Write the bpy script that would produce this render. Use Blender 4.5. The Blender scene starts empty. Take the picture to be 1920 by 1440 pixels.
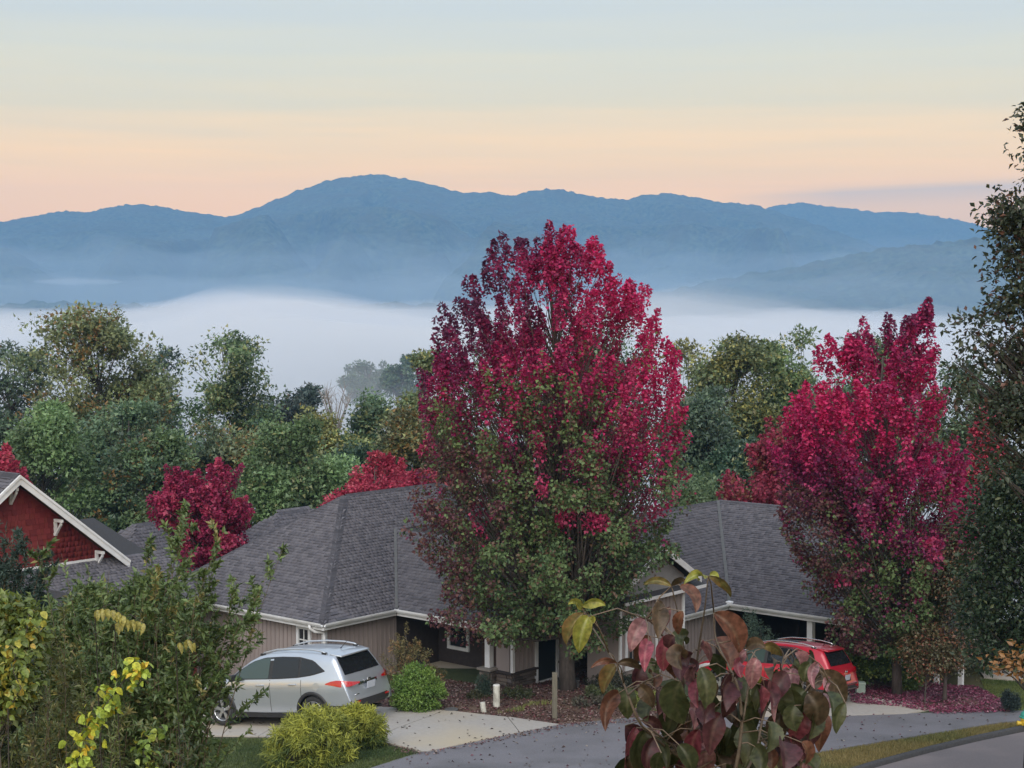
import bpy, bmesh, math
import numpy as np
from mathutils import Vector, Matrix

# ------------------------------------------------------------------ camera, sky, sun, exposure
FOC = 3000.0                      # focal length in pixels of the 1920 px wide photograph
PITCH = math.atan(150 / 3000)     # camera looks slightly down
scene = bpy.context.scene
cam_data = bpy.data.cameras.new('camera')
cam = bpy.data.objects.new('camera', cam_data)
scene.collection.objects.link(cam)
cam.location = (0, 0, 0)
cam.rotation_euler = (math.pi / 2 - PITCH, 0, 0)
cam_data.sensor_width = 36
cam_data.lens = FOC / 1920 * 36
cam_data.clip_start = 0.1
cam_data.clip_end = 30000
scene.camera = cam

SUN_EL, SUN_AZ = math.radians(40), math.radians(186)   # azimuth clockwise from +Y (behind and to the right)
world = bpy.data.worlds.new('World')
scene.world = world
world.use_nodes = True


def srgb(r, g, b):
    def f(c):
        c /= 255
        return c / 12.92 if c <= .04045 else ((c + .055) / 1.055) ** 2.4
    return (f(r), f(g), f(b))


def build_world():
    nt = world.node_tree
    nt.nodes.clear()
    N, L = nt.nodes.new, nt.links.new
    out = N('ShaderNodeOutputWorld')
    bg = N('ShaderNodeBackground')
    sky = N('ShaderNodeTexSky')
    sky.sky_type = 'NISHITA'
    sky.sun_disc = False
    sky.sun_elevation = SUN_EL
    sky.sun_rotation = SUN_AZ
    sky.air_density = 1.4
    sky.dust_density = 3
    bg2 = N('ShaderNodeBackground')
    L(sky.outputs[0], bg.inputs[0])
    bg.inputs[1].default_value = 0.05
    geo = N('ShaderNodeTexCoord')
    sep = N('ShaderNodeSeparateXYZ')
    L(geo.outputs['Generated'], sep.inputs[0])
    # faint horizontal streaks shift the elevation a little
    mp = N('ShaderNodeMapping')
    mp.inputs['Scale'].default_value = (1.5, 1.5, 26)
    L(geo.outputs['Generated'], mp.inputs[0])
    ns = N('ShaderNodeTexNoise')
    ns.inputs['Scale'].default_value = 3.2
    ns.inputs['Detail'].default_value = 5
    L(mp.outputs[0], ns.inputs[0])
    ad = N('ShaderNodeMath'); ad.operation = 'MULTIPLY_ADD'
    L(ns.outputs[0], ad.inputs[0]); ad.inputs[1].default_value = .03; ad.inputs[2].default_value = -.015
    z2 = N('ShaderNodeMath'); z2.operation = 'ADD'
    L(sep.outputs['Z'], z2.inputs[0]); L(ad.outputs[0], z2.inputs[1])
    ramp = N('ShaderNodeValToRGB')
    L(z2.outputs[0], ramp.inputs[0])
    el = ramp.color_ramp
    stops = SKY_STOPS
    while len(el.elements) < len(stops):
        el.elements.new(.5)
    for e, (p, c) in zip(el.elements, stops):
        e.position = p
        e.color = (*c, 1)
    # a low band of lavender stratus towards the right
    mp2 = N('ShaderNodeMapping')
    mp2.inputs['Scale'].default_value = (2, 2, 34)
    L(geo.outputs['Generated'], mp2.inputs[0])
    n2 = N('ShaderNodeTexNoise')
    n2.inputs['Scale'].default_value = 2.5
    n2.inputs['Detail'].default_value = 4
    L(mp2.outputs[0], n2.inputs[0])
    zz = N('ShaderNodeMath'); zz.operation = 'MULTIPLY_ADD'      # elevation + slope with x
    L(sep.outputs['X'], zz.inputs[0]); zz.inputs[1].default_value = -.035
    L(sep.outputs['Z'], zz.inputs[2])
    z3 = N('ShaderNodeMath'); z3.operation = 'MULTIPLY_ADD'
    L(n2.outputs[0], z3.inputs[0]); z3.inputs[1].default_value = .004; L(zz.outputs[0], z3.inputs[2])
    band = N('ShaderNodeValToRGB')
    L(z3.outputs[0], band.inputs[0])
    be = band.color_ramp
    while len(be.elements) < len(BAND):
        be.elements.new(.5)
    for e, (p, v) in zip(be.elements, BAND):
        e.position = p
        e.color = (v, v, v, 1)
    xr = N('ShaderNodeMapRange')
    L(sep.outputs['X'], xr.inputs[0])
    xr.inputs[1].default_value = .125; xr.inputs[2].default_value = .2
    mu = N('ShaderNodeMath'); mu.operation = 'MULTIPLY'
    L(band.outputs[0], mu.inputs[0]); L(xr.outputs[0], mu.inputs[1])
    mix = N('ShaderNodeMixRGB')
    L(mu.outputs[0], mix.inputs[0]); L(ramp.outputs[0], mix.inputs[1])
    mix.inputs[2].default_value = (.98, .70, .42, 1)
    L(mix.outputs[0], bg2.inputs[0])
    bg2.inputs[1].default_value = SKY_GAIN
    add = N('ShaderNodeAddShader')
    L(bg.outputs[0], add.inputs[0]); L(bg2.outputs[0], add.inputs[1])
    L(add.outputs[0], out.inputs[0])


# sine of elevation, linear colour of the sky outside the haze
SKY_STOPS = [(0.0, (2.0, 1.0, .2)), (0.05, (2.95, 1.32, .05)), (0.07, (2.9, 1.36, .07)), (0.09, (2.25, 1.2, .14)), (0.123, (1.36, .98, .36)),
             (0.15, (1.1, .905, .48)), (0.177, (.87, .80, .6)), (0.23, (.79, .78, .73)), (0.45, (.72, .78, .82)), (1.0, (.62, .70, .80))]
BAND = [(0.0, .2), (0.052, .3), (0.0622, .6), (0.0645, .55), (0.0668, 0.0)]
SKY_GAIN = .84
build_world()

fill_sun_data = bpy.data.lights.new('fill_sun', 'SUN')  # soft fill added behind the viewer, standing in for broad sky glow
fill_sun_data.energy = 2.3
fill_sun_data.angle = math.radians(60)
fill_sun_data.color = (1.0, .96, .92)
fill_sun = bpy.data.objects.new('fill_sun', fill_sun_data)
scene.collection.objects.link(fill_sun)
sd = Vector((math.sin(SUN_AZ) * math.cos(SUN_EL), math.cos(SUN_AZ) * math.cos(SUN_EL), math.sin(SUN_EL)))
fill_sun.rotation_euler = sd.to_track_quat('Z', 'Y').to_euler()

vs = scene.view_settings
vs.view_transform = 'Standard'
vs.look = 'None'
vs.exposure = 0.0
vs.gamma = 1.0
vs.use_curve_mapping = False
scene.render.engine = 'CYCLES'
cy = scene.cycles
cy.max_bounces = 10
cy.diffuse_bounces = 3
cy.glossy_bounces = 3
cy.transmission_bounces = 4
cy.volume_bounces = 6
cy.transparent_max_bounces = 8
cy.caustics_reflective = False
cy.caustics_refractive = False
cy.use_denoising = True
try:
    cy.denoiser = 'OPENIMAGEDENOISE'
    cy.denoising_input_passes = 'RGB_ALBEDO_NORMAL'
except Exception:
    pass

# ------------------------------------------------------------------ helpers
col = scene.collection
rng = np.random.default_rng(11)
FW = np.array([0, math.cos(PITCH), -math.sin(PITCH)])
UP = np.array([0, math.sin(PITCH), math.cos(PITCH)])
RT = np.array([1.0, 0, 0])
U1 = np.array([-.7616, .648, 0])      # the two wall directions shared by the houses
U2 = np.array([.648, .7616, 0])
ZV = np.array([0, 0, 1.0])


def P(px, py, d):
    """the place seen at a photograph position, d metres ahead"""
    v = (px - 960) * RT + FOC * FW - (py - 720) * UP
    return v * (d / v[1])


_PY = [-60, 0, 10, 20, 30, 36, 40, 43.7, 46.5, 49, 52, 60, 75, 100, 150, 250, 500, 900, 3000, 9000]
_PZ = [-3.6, -4.2, -5.2, -7.4, -9.7, -10.6, -11.0, -11.38, -11.58, -11.85, -12.0, -12.5, -17, -25, -38, -60, -110, -135, -138, -140]


def G(x, y):
    x = np.asarray(x, float); y = np.asarray(y, float)
    z = np.interp(y, _PY, _PZ)
    near = np.clip((70 - y) / 15, 0, 1) * np.clip((y - 28) / 8, 0, 1)
    z = z + .08 * (np.clip(x, -14, -3) + 3) * near
    z = z + .26 * np.exp(-(((x - 1.7) / 2.4) ** 2 + ((y - 46.7) / 1.7) ** 2))
    z = z + 66 * np.exp(-(((x + 38) / 45) ** 2 + ((y - 485) / 60) ** 2))      # a wooded knoll down in the fog
    return z


def ground_hit(px, py):
    v = (px - 960) * RT + FOC * FW - (py - 720) * UP
    v = v / v[1]
    lo, hi = 20.0, 400.0
    d = 30.0
    while d < 400 and v[2] * d > G(v[0] * d, d):
        d += .25
    lo, hi = d - .25, d
    for _ in range(20):
        m = (lo + hi) / 2
        if v[2] * m > G(v[0] * m, m):
            lo = m
        else:
            hi = m
    return v * hi


_T = np.random.default_rng(5).random((256, 256))


def vnoise(x, y):
    x = np.asarray(x, float); y = np.asarray(y, float)
    xi = np.floor(x).astype(int); yi = np.floor(y).astype(int)
    fx = x - xi; fy = y - yi
    fx = fx * fx * (3 - 2 * fx); fy = fy * fy * (3 - 2 * fy)
    a = _T[xi & 255, yi & 255]; b = _T[(xi + 1) & 255, yi & 255]
    c = _T[xi & 255, (yi + 1) & 255]; d = _T[(xi + 1) & 255, (yi + 1) & 255]
    return (a * (1 - fx) + b * fx) * (1 - fy) + (c * (1 - fx) + d * fx) * fy


def fbm(x, y, o=4):
    s = 0; a = .5
    for k in range(o):
        s = s + a * (vnoise(x * 2 ** k + 17 * k, y * 2 ** k + 31 * k) - .5)
        a *= .5
    return s


def nrm(v):
    v = np.asarray(v, float)
    return v / np.maximum(np.linalg.norm(v, axis=-1, keepdims=True), 1e-9)


def np_mesh(name, V, F, colr=None, mat=None, smooth=False):
    """V (n,3); F (m,k) int array or list of such arrays; colr (n,3) per-vertex colours"""
    me = bpy.data.meshes.new(name)
    V = np.asarray(V, np.float32)
    Fs = F if isinstance(F, list) else [F]
    Fs = [np.asarray(f, np.int32) for f in Fs if len(f)]
    me.vertices.add(len(V))
    me.vertices.foreach_set('co', V.ravel())
    idx = np.concatenate([f.ravel() for f in Fs])
    sizes = np.concatenate([np.full(len(f), f.shape[1], np.int32) for f in Fs])
    me.loops.add(len(idx))
    me.loops.foreach_set('vertex_index', idx)
    me.polygons.add(len(sizes))
    st = np.concatenate([[0], np.cumsum(sizes)[:-1]]).astype(np.int32)
    me.polygons.foreach_set('loop_start', st)
    try:
        me.polygons.foreach_set('loop_total', sizes)
    except Exception:
        pass
    if smooth:
        me.polygons.foreach_set('use_smooth', np.ones(len(sizes), bool))
    me.update(calc_edges=True)
    me.validate()
    if colr is not None:
        at = me.color_attributes.new('Col', 'FLOAT_COLOR', 'POINT')
        c = np.ones((len(V), 4), np.float32)
        c[:, :3] = colr
        at.data.foreach_set('color', c.ravel())
    if mat:
        me.materials.append(mat)
    return me


def link(name, me, parent=None, loc=None):
    o = bpy.data.objects.new(name, me)
    col.objects.link(o)
    if loc is not None:
        o.location = loc
    if parent is not None:
        o.parent = parent
        if parent.type == 'EMPTY':
            o.matrix_parent_inverse = Matrix.Translation(-parent.location)
    return o


def thing(name, label, cat, loc, group=None):
    o = bpy.data.objects.new(name, None)
    o.empty_display_size = .2
    col.objects.link(o)
    o.location = Vector([float(c) for c in loc])
    return tag(o, label, cat, group)


def tag(o, label, cat, group=None):
    o['label'] = label
    o['category'] = cat
    if group:
        o['group'] = group
    return o


class MB:
    """collects faces for one mesh"""
    def __init__(s):
        s.v = []; s.f = []

    def add(s, V, F):
        b = len(s.v)
        s.v.extend([tuple(map(float, q)) for q in V])
        s.f.extend([tuple(int(i) + b for i in q) for q in F])
        return s

    def box(s, o, ax, ay, az):
        """o = corner, ax/ay/az = full edge vectors"""
        o = np.asarray(o, float); ax = np.asarray(ax, float); ay = np.asarray(ay, float); az = np.asarray(az, float)
        V = [o, o + ax, o + ax + ay, o + ay, o + az, o + ax + az, o + ax + ay + az, o + ay + az]
        F = [(0, 3, 2, 1), (4, 5, 6, 7), (0, 1, 5, 4), (1, 2, 6, 5), (2, 3, 7, 6), (3, 0, 4, 7)]
        if np.dot(np.cross(ax, ay), az) < 0:
            F = [f[::-1] for f in F]
        return s.add(V, F)

    def cbox(s, c, ax, ay, az):
        c = np.asarray(c, float)
        return s.box(c - (np.asarray(ax, float) + ay + az) / 2, ax, ay, az)

    def tube(s, pts, rad, n=6, cap=True):
        V, F = tube(pts, rad, n, cap)
        return s.add(V, F)

    def prism(s, poly, ext):
        """planar polygon (list of 3D) extruded by vector"""
        n = len(poly)
        V = [np.asarray(q, float) for q in poly] + [np.asarray(q, float) + ext for q in poly]
        F = [tuple(range(n))[::-1], tuple(range(n, 2 * n))] + [(i, (i + 1) % n, n + (i + 1) % n, n + i) for i in range(n)]
        return s.add(V, F)

    def mesh(s, name, mat, smooth=False, bevel=0):
        me = bpy.data.meshes.new(name)
        me.from_pydata(s.v, [], s.f)
        bm = bmesh.new(); bm.from_mesh(me)
        bmesh.ops.recalc_face_normals(bm, faces=bm.faces)
        if bevel:
            bmesh.ops.bevel(bm, geom=[e for e in bm.edges if e.calc_face_angle(0) > .5], offset=bevel, segments=2, affect='EDGES', profile=.6)
        bm.to_mesh(me); bm.free()
        if smooth:
            me.polygons.foreach_set('use_smooth', np.ones(len(me.polygons), bool))
        if mat:
            me.materials.append(mat)
        return me

    def build(s, name, mat, parent=None, smooth=False, bevel=0):
        return link(name, s.mesh(name, mat, smooth, bevel), parent)


def tube(pts, rad, n=6, cap=True):
    pts = np.asarray(pts, float)
    rad = np.broadcast_to(np.asarray(rad, float), (len(pts),))
    t = nrm(np.gradient(pts, axis=0))
    ref = np.array([0, 0, 1.0]) if abs(t[0][2]) < .9 else np.array([1.0, 0, 0])
    a = nrm(np.cross(t, ref)); b = np.cross(t, a)
    th = np.arange(n) * 2 * math.pi / n
    V = pts[:, None] + rad[:, None, None] * (np.cos(th)[None, :, None] * a[:, None] + np.sin(th)[None, :, None] * b[:, None])
    V = V.reshape(-1, 3)
    F = []
    for i in range(len(pts) - 1):
        for j in range(n):
            k = (j + 1) % n
            F.append((i * n + j, i * n + k, (i + 1) * n + k, (i + 1) * n + j))
    if cap:
        F.append(tuple(range(n))[::-1]); F.append(tuple((len(pts) - 1) * n + j for j in range(n)))
    return V, F


# ------------------------------------------------------------------ materials
def new_mat(name):
    m = bpy.data.materials.new(name)
    m.use_nodes = True
    nt = m.node_tree
    bsdf = nt.nodes['Principled BSDF']
    return m, nt, bsdf


def pmat(name, c1, c2=None, scale=8.0, rough=.7, bump=0.0, bscale=None, metal=0.0, spec=.5, stretch=(1, 1, 1), coat=0.0, c3=None, scale3=.5, detail=5, obj=False):
    """two colours mixed by noise in world space, optional third colour as broad stains, optional fine relief"""
    m, nt, b = new_mat(name)
    N, L = nt.nodes.new, nt.links.new
    b.inputs['Roughness'].default_value = rough
    b.inputs['Metallic'].default_value = metal
    b.inputs['Specular IOR Level'].default_value = spec
    b.inputs['Coat Weight'].default_value = coat
    if c2 is None:
        b.inputs['Base Color'].default_value = (*c1, 1)
    geo = N('ShaderNodeNewGeometry')
    mp = N('ShaderNodeMapping'); mp.inputs['Scale'].default_value = stretch
    if obj:
        tc = N('ShaderNodeTexCoord'); L(tc.outputs['Object'], mp.inputs[0])
    else:
        L(geo.outputs['Position'], mp.inputs[0])
    if c2 is not None:
        n = N('ShaderNodeTexNoise'); n.inputs['Scale'].default_value = scale; n.inputs['Detail'].default_value = detail
        n.inputs['Roughness'].default_value = .65
        L(mp.outputs[0], n.inputs[0])
        r = N('ShaderNodeValToRGB')
        r.color_ramp.elements[0].position = .32; r.color_ramp.elements[0].color = (*c1, 1)
        r.color_ramp.elements[1].position = .68; r.color_ramp.elements[1].color = (*c2, 1)
        L(n.outputs[0], r.inputs[0])
        outc = r.outputs[0]
        if c3 is not None:
            n3 = N('ShaderNodeTexNoise'); n3.inputs['Scale'].default_value = scale3; n3.inputs['Detail'].default_value = 6
            L(mp.outputs[0], n3.inputs[0])
            r3 = N('ShaderNodeValToRGB')
            r3.color_ramp.elements[0].position = .45; r3.color_ramp.elements[1].position = .7
            L(n3.outputs[0], r3.inputs[0])
            mx = N('ShaderNodeMixRGB'); L(r3.outputs[0], mx.inputs[0]); L(outc, mx.inputs[1]); mx.inputs[2].default_value = (*c3, 1)
            outc = mx.outputs[0]
        L(outc, b.inputs['Base Color'])
    if bump:
        nb = N('ShaderNodeTexNoise'); nb.inputs['Scale'].default_value = bscale or scale * 4; nb.inputs['Detail'].default_value = 4
        L(mp.outputs[0], nb.inputs[0])
        bp = N('ShaderNodeBump'); bp.inputs['Strength'].default_value = bump; bp.inputs['Distance'].default_value = .02
        L(nb.outputs[0], bp.inputs['Height']); L(bp.outputs[0], b.inputs['Normal'])
    return m


def leaf_mat(name, trans=.3, rough=.55, spec=.35, mottle=0.0, mscale=60.0):
    """leaf colour from the mesh's own colour attribute, some light passing through"""
    m, nt, b = new_mat(name)
    N, L = nt.nodes.new, nt.links.new
    at = N('ShaderNodeAttribute'); at.attribute_name = 'Col'
    c = at.outputs['Color']
    if mottle:
        geo = N('ShaderNodeNewGeometry')
        n = N('ShaderNodeTexNoise'); n.inputs['Scale'].default_value = mscale; n.inputs['Detail'].default_value = 5
        L(geo.outputs['Position'], n.inputs[0])
        mr = N('ShaderNodeMapRange'); L(n.outputs[0], mr.inputs[0])
        mr.inputs[1].default_value = .3; mr.inputs[2].default_value = .7
        mr.inputs[3].default_value = 1 - mottle; mr.inputs[4].default_value = 1 + mottle
        mx = N('ShaderNodeMixRGB'); mx.blend_type = 'MULTIPLY'; mx.inputs[0].default_value = 1
        L(c, mx.inputs[1]); L(mr.outputs[0], mx.inputs[2])
        c = mx.outputs[0]
    L(c, b.inputs['Base Color'])
    b.inputs['Roughness'].default_value = rough
    b.inputs['Specular IOR Level'].default_value = spec
    tr = N('ShaderNodeBsdfTranslucent')
    L(c, tr.inputs['Color'])
    mix = N('ShaderNodeMixShader'); mix.inputs[0].default_value = trans
    out = nt.nodes['Material Output']
    L(b.outputs[0], mix.inputs[1]); L(tr.outputs[0], mix.inputs[2]); L(mix.outputs[0], out.inputs[0])
    return m


def attr_mat(name, rough=.8, bump=.3, bscale=60, spec=.3):
    m, nt, b = new_mat(name)
    N, L = nt.nodes.new, nt.links.new
    at = N('ShaderNodeAttribute'); at.attribute_name = 'Col'
    geo = N('ShaderNodeNewGeometry')
    n = N('ShaderNodeTexNoise'); n.inputs['Scale'].default_value = bscale; n.inputs['Detail'].default_value = 3
    L(geo.outputs['Position'], n.inputs[0])
    mr = N('ShaderNodeMapRange'); L(n.outputs[0], mr.inputs[0])
    mr.inputs[1].default_value = .3; mr.inputs[2].default_value = .7; mr.inputs[3].default_value = .8; mr.inputs[4].default_value = 1.2
    mx = N('ShaderNodeMixRGB'); mx.blend_type = 'MULTIPLY'; mx.inputs[0].default_value = 1
    L(at.outputs['Color'], mx.inputs[1]); L(mr.outputs[0], mx.inputs[2])
    L(mx.outputs[0], b.inputs['Base Color'])
    b.inputs['Roughness'].default_value = rough
    b.inputs['Specular IOR Level'].default_value = spec
    bp = N('ShaderNodeBump'); bp.inputs['Strength'].default_value = bump; bp.inputs['Distance'].default_value = .01
    L(n.outputs[0], bp.inputs['Height']); L(bp.outputs[0], b.inputs['Normal'])
    return m


M = {}
M['leaf'] = leaf_mat('leaf', .28, .42, .5)
M['maple_leaf'] = leaf_mat('maple_leaf', .38, .5, .4)
M['big_leaf'] = leaf_mat('big_leaf', .22, .48, .4, mottle=.45, mscale=75)
M['needle'] = leaf_mat('needle', .12, .6)
M['grass_blade'] = leaf_mat('grass_blade', .25, .6)
M['bark'] = pmat('bark', (.055, .045, .04), (.13, .11, .1), 14, .9, .6, 40, stretch=(1, 1, .25))
M['bark_dark'] = pmat('bark_dark', (.03, .026, .024), (.07, .06, .055), 14, .9, .5, 40, stretch=(1, 1, .3))
M['bark_pale'] = pmat('bark_pale', (.2, .18, .17), (.34, .31, .29), 10, .9, .4, 40)
M['twig'] = pmat('twig', (.10, .07, .055), (.17, .13, .09), 60, .7, .2, 200)
M['twig_green'] = pmat('twig_green', (.22, .2, .10), (.3, .27, .17), 60, .6, .1, 200)
M['turf'] = pmat('turf', (.028, .048, .016), (.06, .08, .03), 3.5, .95, .8, 40, c3=(.10, .09, .04), scale3=.35)
M['forest_floor'] = pmat('forest_floor', (.03, .03, .017), (.06, .05, .03), 2, .95, .8, 10)
M['asphalt'] = pmat('asphalt', (.15, .145, .165), (.21, .205, .225), 30, .85, .5, 180, c3=(.115, .115, .125), scale3=.5)
M['asphalt_warm'] = pmat('asphalt_warm', (.135, .12, .125), (.19, .165, .17), 30, .85, .5, 180, c3=(.21, .18, .18), scale3=.7)
M['kerb'] = pmat('kerb', (.035, .035, .038), (.07, .068, .07), 16, .85, .5, 120)
M['concrete'] = pmat('concrete', (.36, .335, .31), (.43, .405, .38), 9, .85, .3, 90, c3=(.47, .40, .29), scale3=.22)
M['mulch'] = pmat('mulch', (.05, .025, .02), (.13, .075, .06), 14, .95, 1.0, 30, c3=(.16, .11, .075), scale3=.6)
M['roof_base'] = pmat('roof_base', (.03, .03, .034), (.05, .05, .055), 20, .9, .3)
M['shingle'] = attr_mat('shingle', .9, .4, 90)
M['red_shingle'] = attr_mat('red_shingle', .65, .3, 50)
M['stone'] = attr_mat('stone', .85, .6, 30)
M['siding'] = pmat('siding', (.30, .255, .25), (.35, .30, .29), 5, .65, .15, 60, stretch=(1, 1, .2), c3=(.27, .23, .22), scale3=.7)
M['batten'] = pmat('batten', (.25, .21, .2), (.29, .245, .235), 5, .65, .15, 60, stretch=(1, 1, .2))
M['white'] = pmat('white_paint', (.68, .70, .73), (.76, .77, .79), 4, .5, .06, 40, c3=(.58, .58, .58), scale3=1.2)
M['dark_shade'] = pmat('dark_shade', (.035, .028, .028), (.05, .04, .04), 6, .8, .2, 40)  # near-black tone paints in porch and carport shade; also dark stone caps
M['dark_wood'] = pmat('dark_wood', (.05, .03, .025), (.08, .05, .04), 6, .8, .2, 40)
M['soffit'] = pmat('soffit', (.5, .5, .5), (.56, .55, .54), 5, .7)
M['red_wall'] = pmat('red_wall', (.12, .017, .02), (.16, .025, .027), 6, .7, .2, 30)
M['mortar'] = pmat('mortar', (.07, .06, .055), (.1, .09, .08), 20, .95, .5)
M['wood_post'] = pmat('wood_post', (.11, .1, .075), (.17, .155, .12), 20, .9, .5, 60, stretch=(1, 1, .15))
M['pvc'] = pmat('pvc', (.5, .5, .44), (.62, .62, .56), 12, .6, .1, 60, c3=(.2, .18, .15), scale3=4)
M['green_box'] = pmat('green_box', (.34, .45, .4), (.42, .52, .47), 6, .55, .1, 60)
M['hydrant_yellow'] = pmat('hydrant_yellow', (.62, .42, .03), (.72, .5, .05), 9, .45, .15, 50)
M['hydrant_green'] = pmat('hydrant_green', (.03, .25, .2), (.05, .33, .27), 9, .45, .15, 50)
M['black_plastic'] = pmat('black_plastic', (.018, .018, .02), (.028, .028, .03), 20, .55, .1, 90)
M['rubber'] = pmat('rubber', (.02, .02, .021), (.03, .03, .03), 20, .85, .2, 90)
M['chrome'] = pmat('chrome', (.75, .76, .78), metal=1.0, rough=.18)
M['alloy'] = pmat('alloy', (.55, .56, .58), metal=.8, rough=.3)
M['lid'] = pmat('lid', (.07, .072, .075), (.11, .11, .112), 18, .7, .2, 60)
M['frost_white'] = pmat('frost_white', (.62, .62, .6), (.7, .7, .68), 30, .6)


def glass_dark(name, c, rough=.04, coat=0.3):
    m, nt, b = new_mat(name)
    b.inputs['Base Color'].default_value = (*c, 1)
    b.inputs['Roughness'].default_value = rough
    b.inputs['Specular IOR Level'].default_value = .6
    return m


M['glass'] = glass_dark('tinted_glass', (.012, .014, .016))
M['glass_green'] = glass_dark('greenish_glass', (.05, .075, .07))
M['glass_house'] = glass_dark('window_glass', (.03, .035, .04), .06)


def paint(name, c, metal=.5, rough=.32):
    m, nt, b = new_mat(name)
    N, L = nt.nodes.new, nt.links.new
    b.inputs['Base Color'].default_value = (*c, 1)
    b.inputs['Metallic'].default_value = metal
    b.inputs['Roughness'].default_value = rough
    b.inputs['Coat Weight'].default_value = .8
    b.inputs['Coat Roughness'].default_value = .06
    geo = N('ShaderNodeNewGeometry')
    n = N('ShaderNodeTexNoise'); n.inputs['Scale'].default_value = 2.5; n.inputs['Detail'].default_value = 3
    L(geo.outputs['Position'], n.inputs[0])
    mr = N('ShaderNodeMapRange'); L(n.outputs[0], mr.inputs[0])
    mr.inputs[3].default_value = rough - .06; mr.inputs[4].default_value = rough + .1
    L(mr.outputs[0], b.inputs['Roughness'])
    return m


M['silver'] = paint('silver_paint', (.58, .625, .69), .7, .3)
M['red_paint'] = paint('red_paint', (.42, .012, .03), .15, .3)
M['tail_red'] = pmat('tail_lamp', (.45, .01, .015), rough=.12, coat=1.0)
M['lamp_clear'] = pmat('lamp_clear', (.6, .62, .65), rough=.1, coat=1.0)
M['plate'] = pmat('plate', (.42, .47, .56), (.55, .58, .64), 30, .5)

# ------------------------------------------------------------------ ground, valley, hills, air
def structure(o):
    o['kind'] = 'structure'
    return o


def stuff(o, label=None, cat=None):
    o['kind'] = 'stuff'
    if label:
        o['label'] = label; o['category'] = cat
    return o


def grid_faces(nr, nc):
    i = np.arange((nr - 1) * nc).reshape(nr - 1, nc)[:, :-1].ravel()
    return np.stack([i, i + 1, i + nc + 1, i + nc], 1)


def build_ground():
    ys = np.concatenate([np.arange(-60, 28, 4.0), np.arange(28, 62, .5), np.geomspace(62, 6300, 90)])
    a = np.arange(0, 24, .5)
    b = np.geomspace(24, 3300, 60)
    xs = np.concatenate([-b[::-1], -a[::-1][:-1], a, b])
    X, Y = np.meshgrid(xs, ys)
    Z = G(X, Y) + np.where(Y > 62, 0, .04 * fbm(X * .6, Y * .6)) + np.where((Y > 90), 1, 0) * fbm(X * .02, Y * .02) * np.clip((Y - 90) / 20, 0, 8)
    Vv = np.stack([X, Y, Z], -1).reshape(-1, 3)
    me = np_mesh('ground', Vv, grid_faces(len(ys), len(xs)), mat=M['turf'], smooth=True)
    me.materials.append(M['forest_floor'])
    cy_ = np.repeat((ys[:-1] + ys[1:]) / 2, len(xs) - 1)
    me.polygons.foreach_set('material_index', (cy_ > 58).astype(np.int32))
    return structure(link('ground', me))


def hill(name, sil, yr, yf, zf, spur, bump, bscale, mat, back=500, step=8.0, p=1.25):
    """a wooded range: ridge line from silhouette points, spurs running down to its foot, tree-sized relief"""
    sx = np.array([q[0] for q in sil], float); sy = np.array([q[1] for q in sil], float)
    wx = (sx - 960) / FOC * yr
    wz = np.array([P(a, b, yr)[2] for a, b in sil])
    xs = np.arange(wx[0], wx[-1], step)
    ys = np.concatenate([np.arange(yf, yr, step), np.arange(yr, yr + back, step * 3)])
    X, Y = np.meshgrid(xs, ys)
    ridge = np.interp(xs, wx, wz)
    k = max(1, int(40 / step)); ker = np.ones(k) / k
    ridge = np.convolve(np.pad(ridge, k, mode='edge'), ker, 'same')[k:-k]
    R = np.broadcast_to(ridge, X.shape)
    t = np.clip((Y - yf) / (yr - yf), 0, 1)
    w = (vnoise(X / 260 + 3 * np.sin(Y / 700), Y / 1500 + yr) - .5) + .5 * (vnoise(X / 120 + 9, Y / 600) - .5) + .3 * (vnoise(X / 60 + 2, Y / 300) - .5)
    te = np.clip(np.minimum(t + spur * w * np.sin(t * math.pi) ** .8, t + (1 - t) * .5 * np.clip((.9 - t) * 3, 0, 1)), 0, 1)
    Z = zf + (R - zf) * te ** p
    over = np.clip((Y - yr) / back, 0, 1)
    Z = Z - over * (R - zf) * .35
    bn = (vnoise(X / bscale, Y / bscale) - .4) + .6 * (vnoise(X / bscale * 2.1 + 7, Y / bscale * 2.1) - .4)
    Z = Z + bump * bn
    fade = np.minimum(np.clip((X - wx[0]) / 150, 0, 1), np.clip((wx[-1] - X) / 150, 0, 1))
    Z = zf + (Z - zf) * np.maximum(fade, .02)
    me = np_mesh(name, np.stack([X, Y, Z], -1).reshape(-1, 3), grid_faces(len(ys), len(xs)), mat=mat, smooth=True)
    return structure(link(name, me))


M['forest_far'] = pmat('forest_far', (.0, .012, .014), (.115, .145, .08), .085, .95, 0, detail=9, c3=(.06, .062, .03), scale3=.012)
M['forest_mid'] = pmat('forest_mid', (.01, .02, .014), (.11, .14, .075), .09, .95, 0, c3=(.07, .068, .03), scale3=.02)

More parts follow.
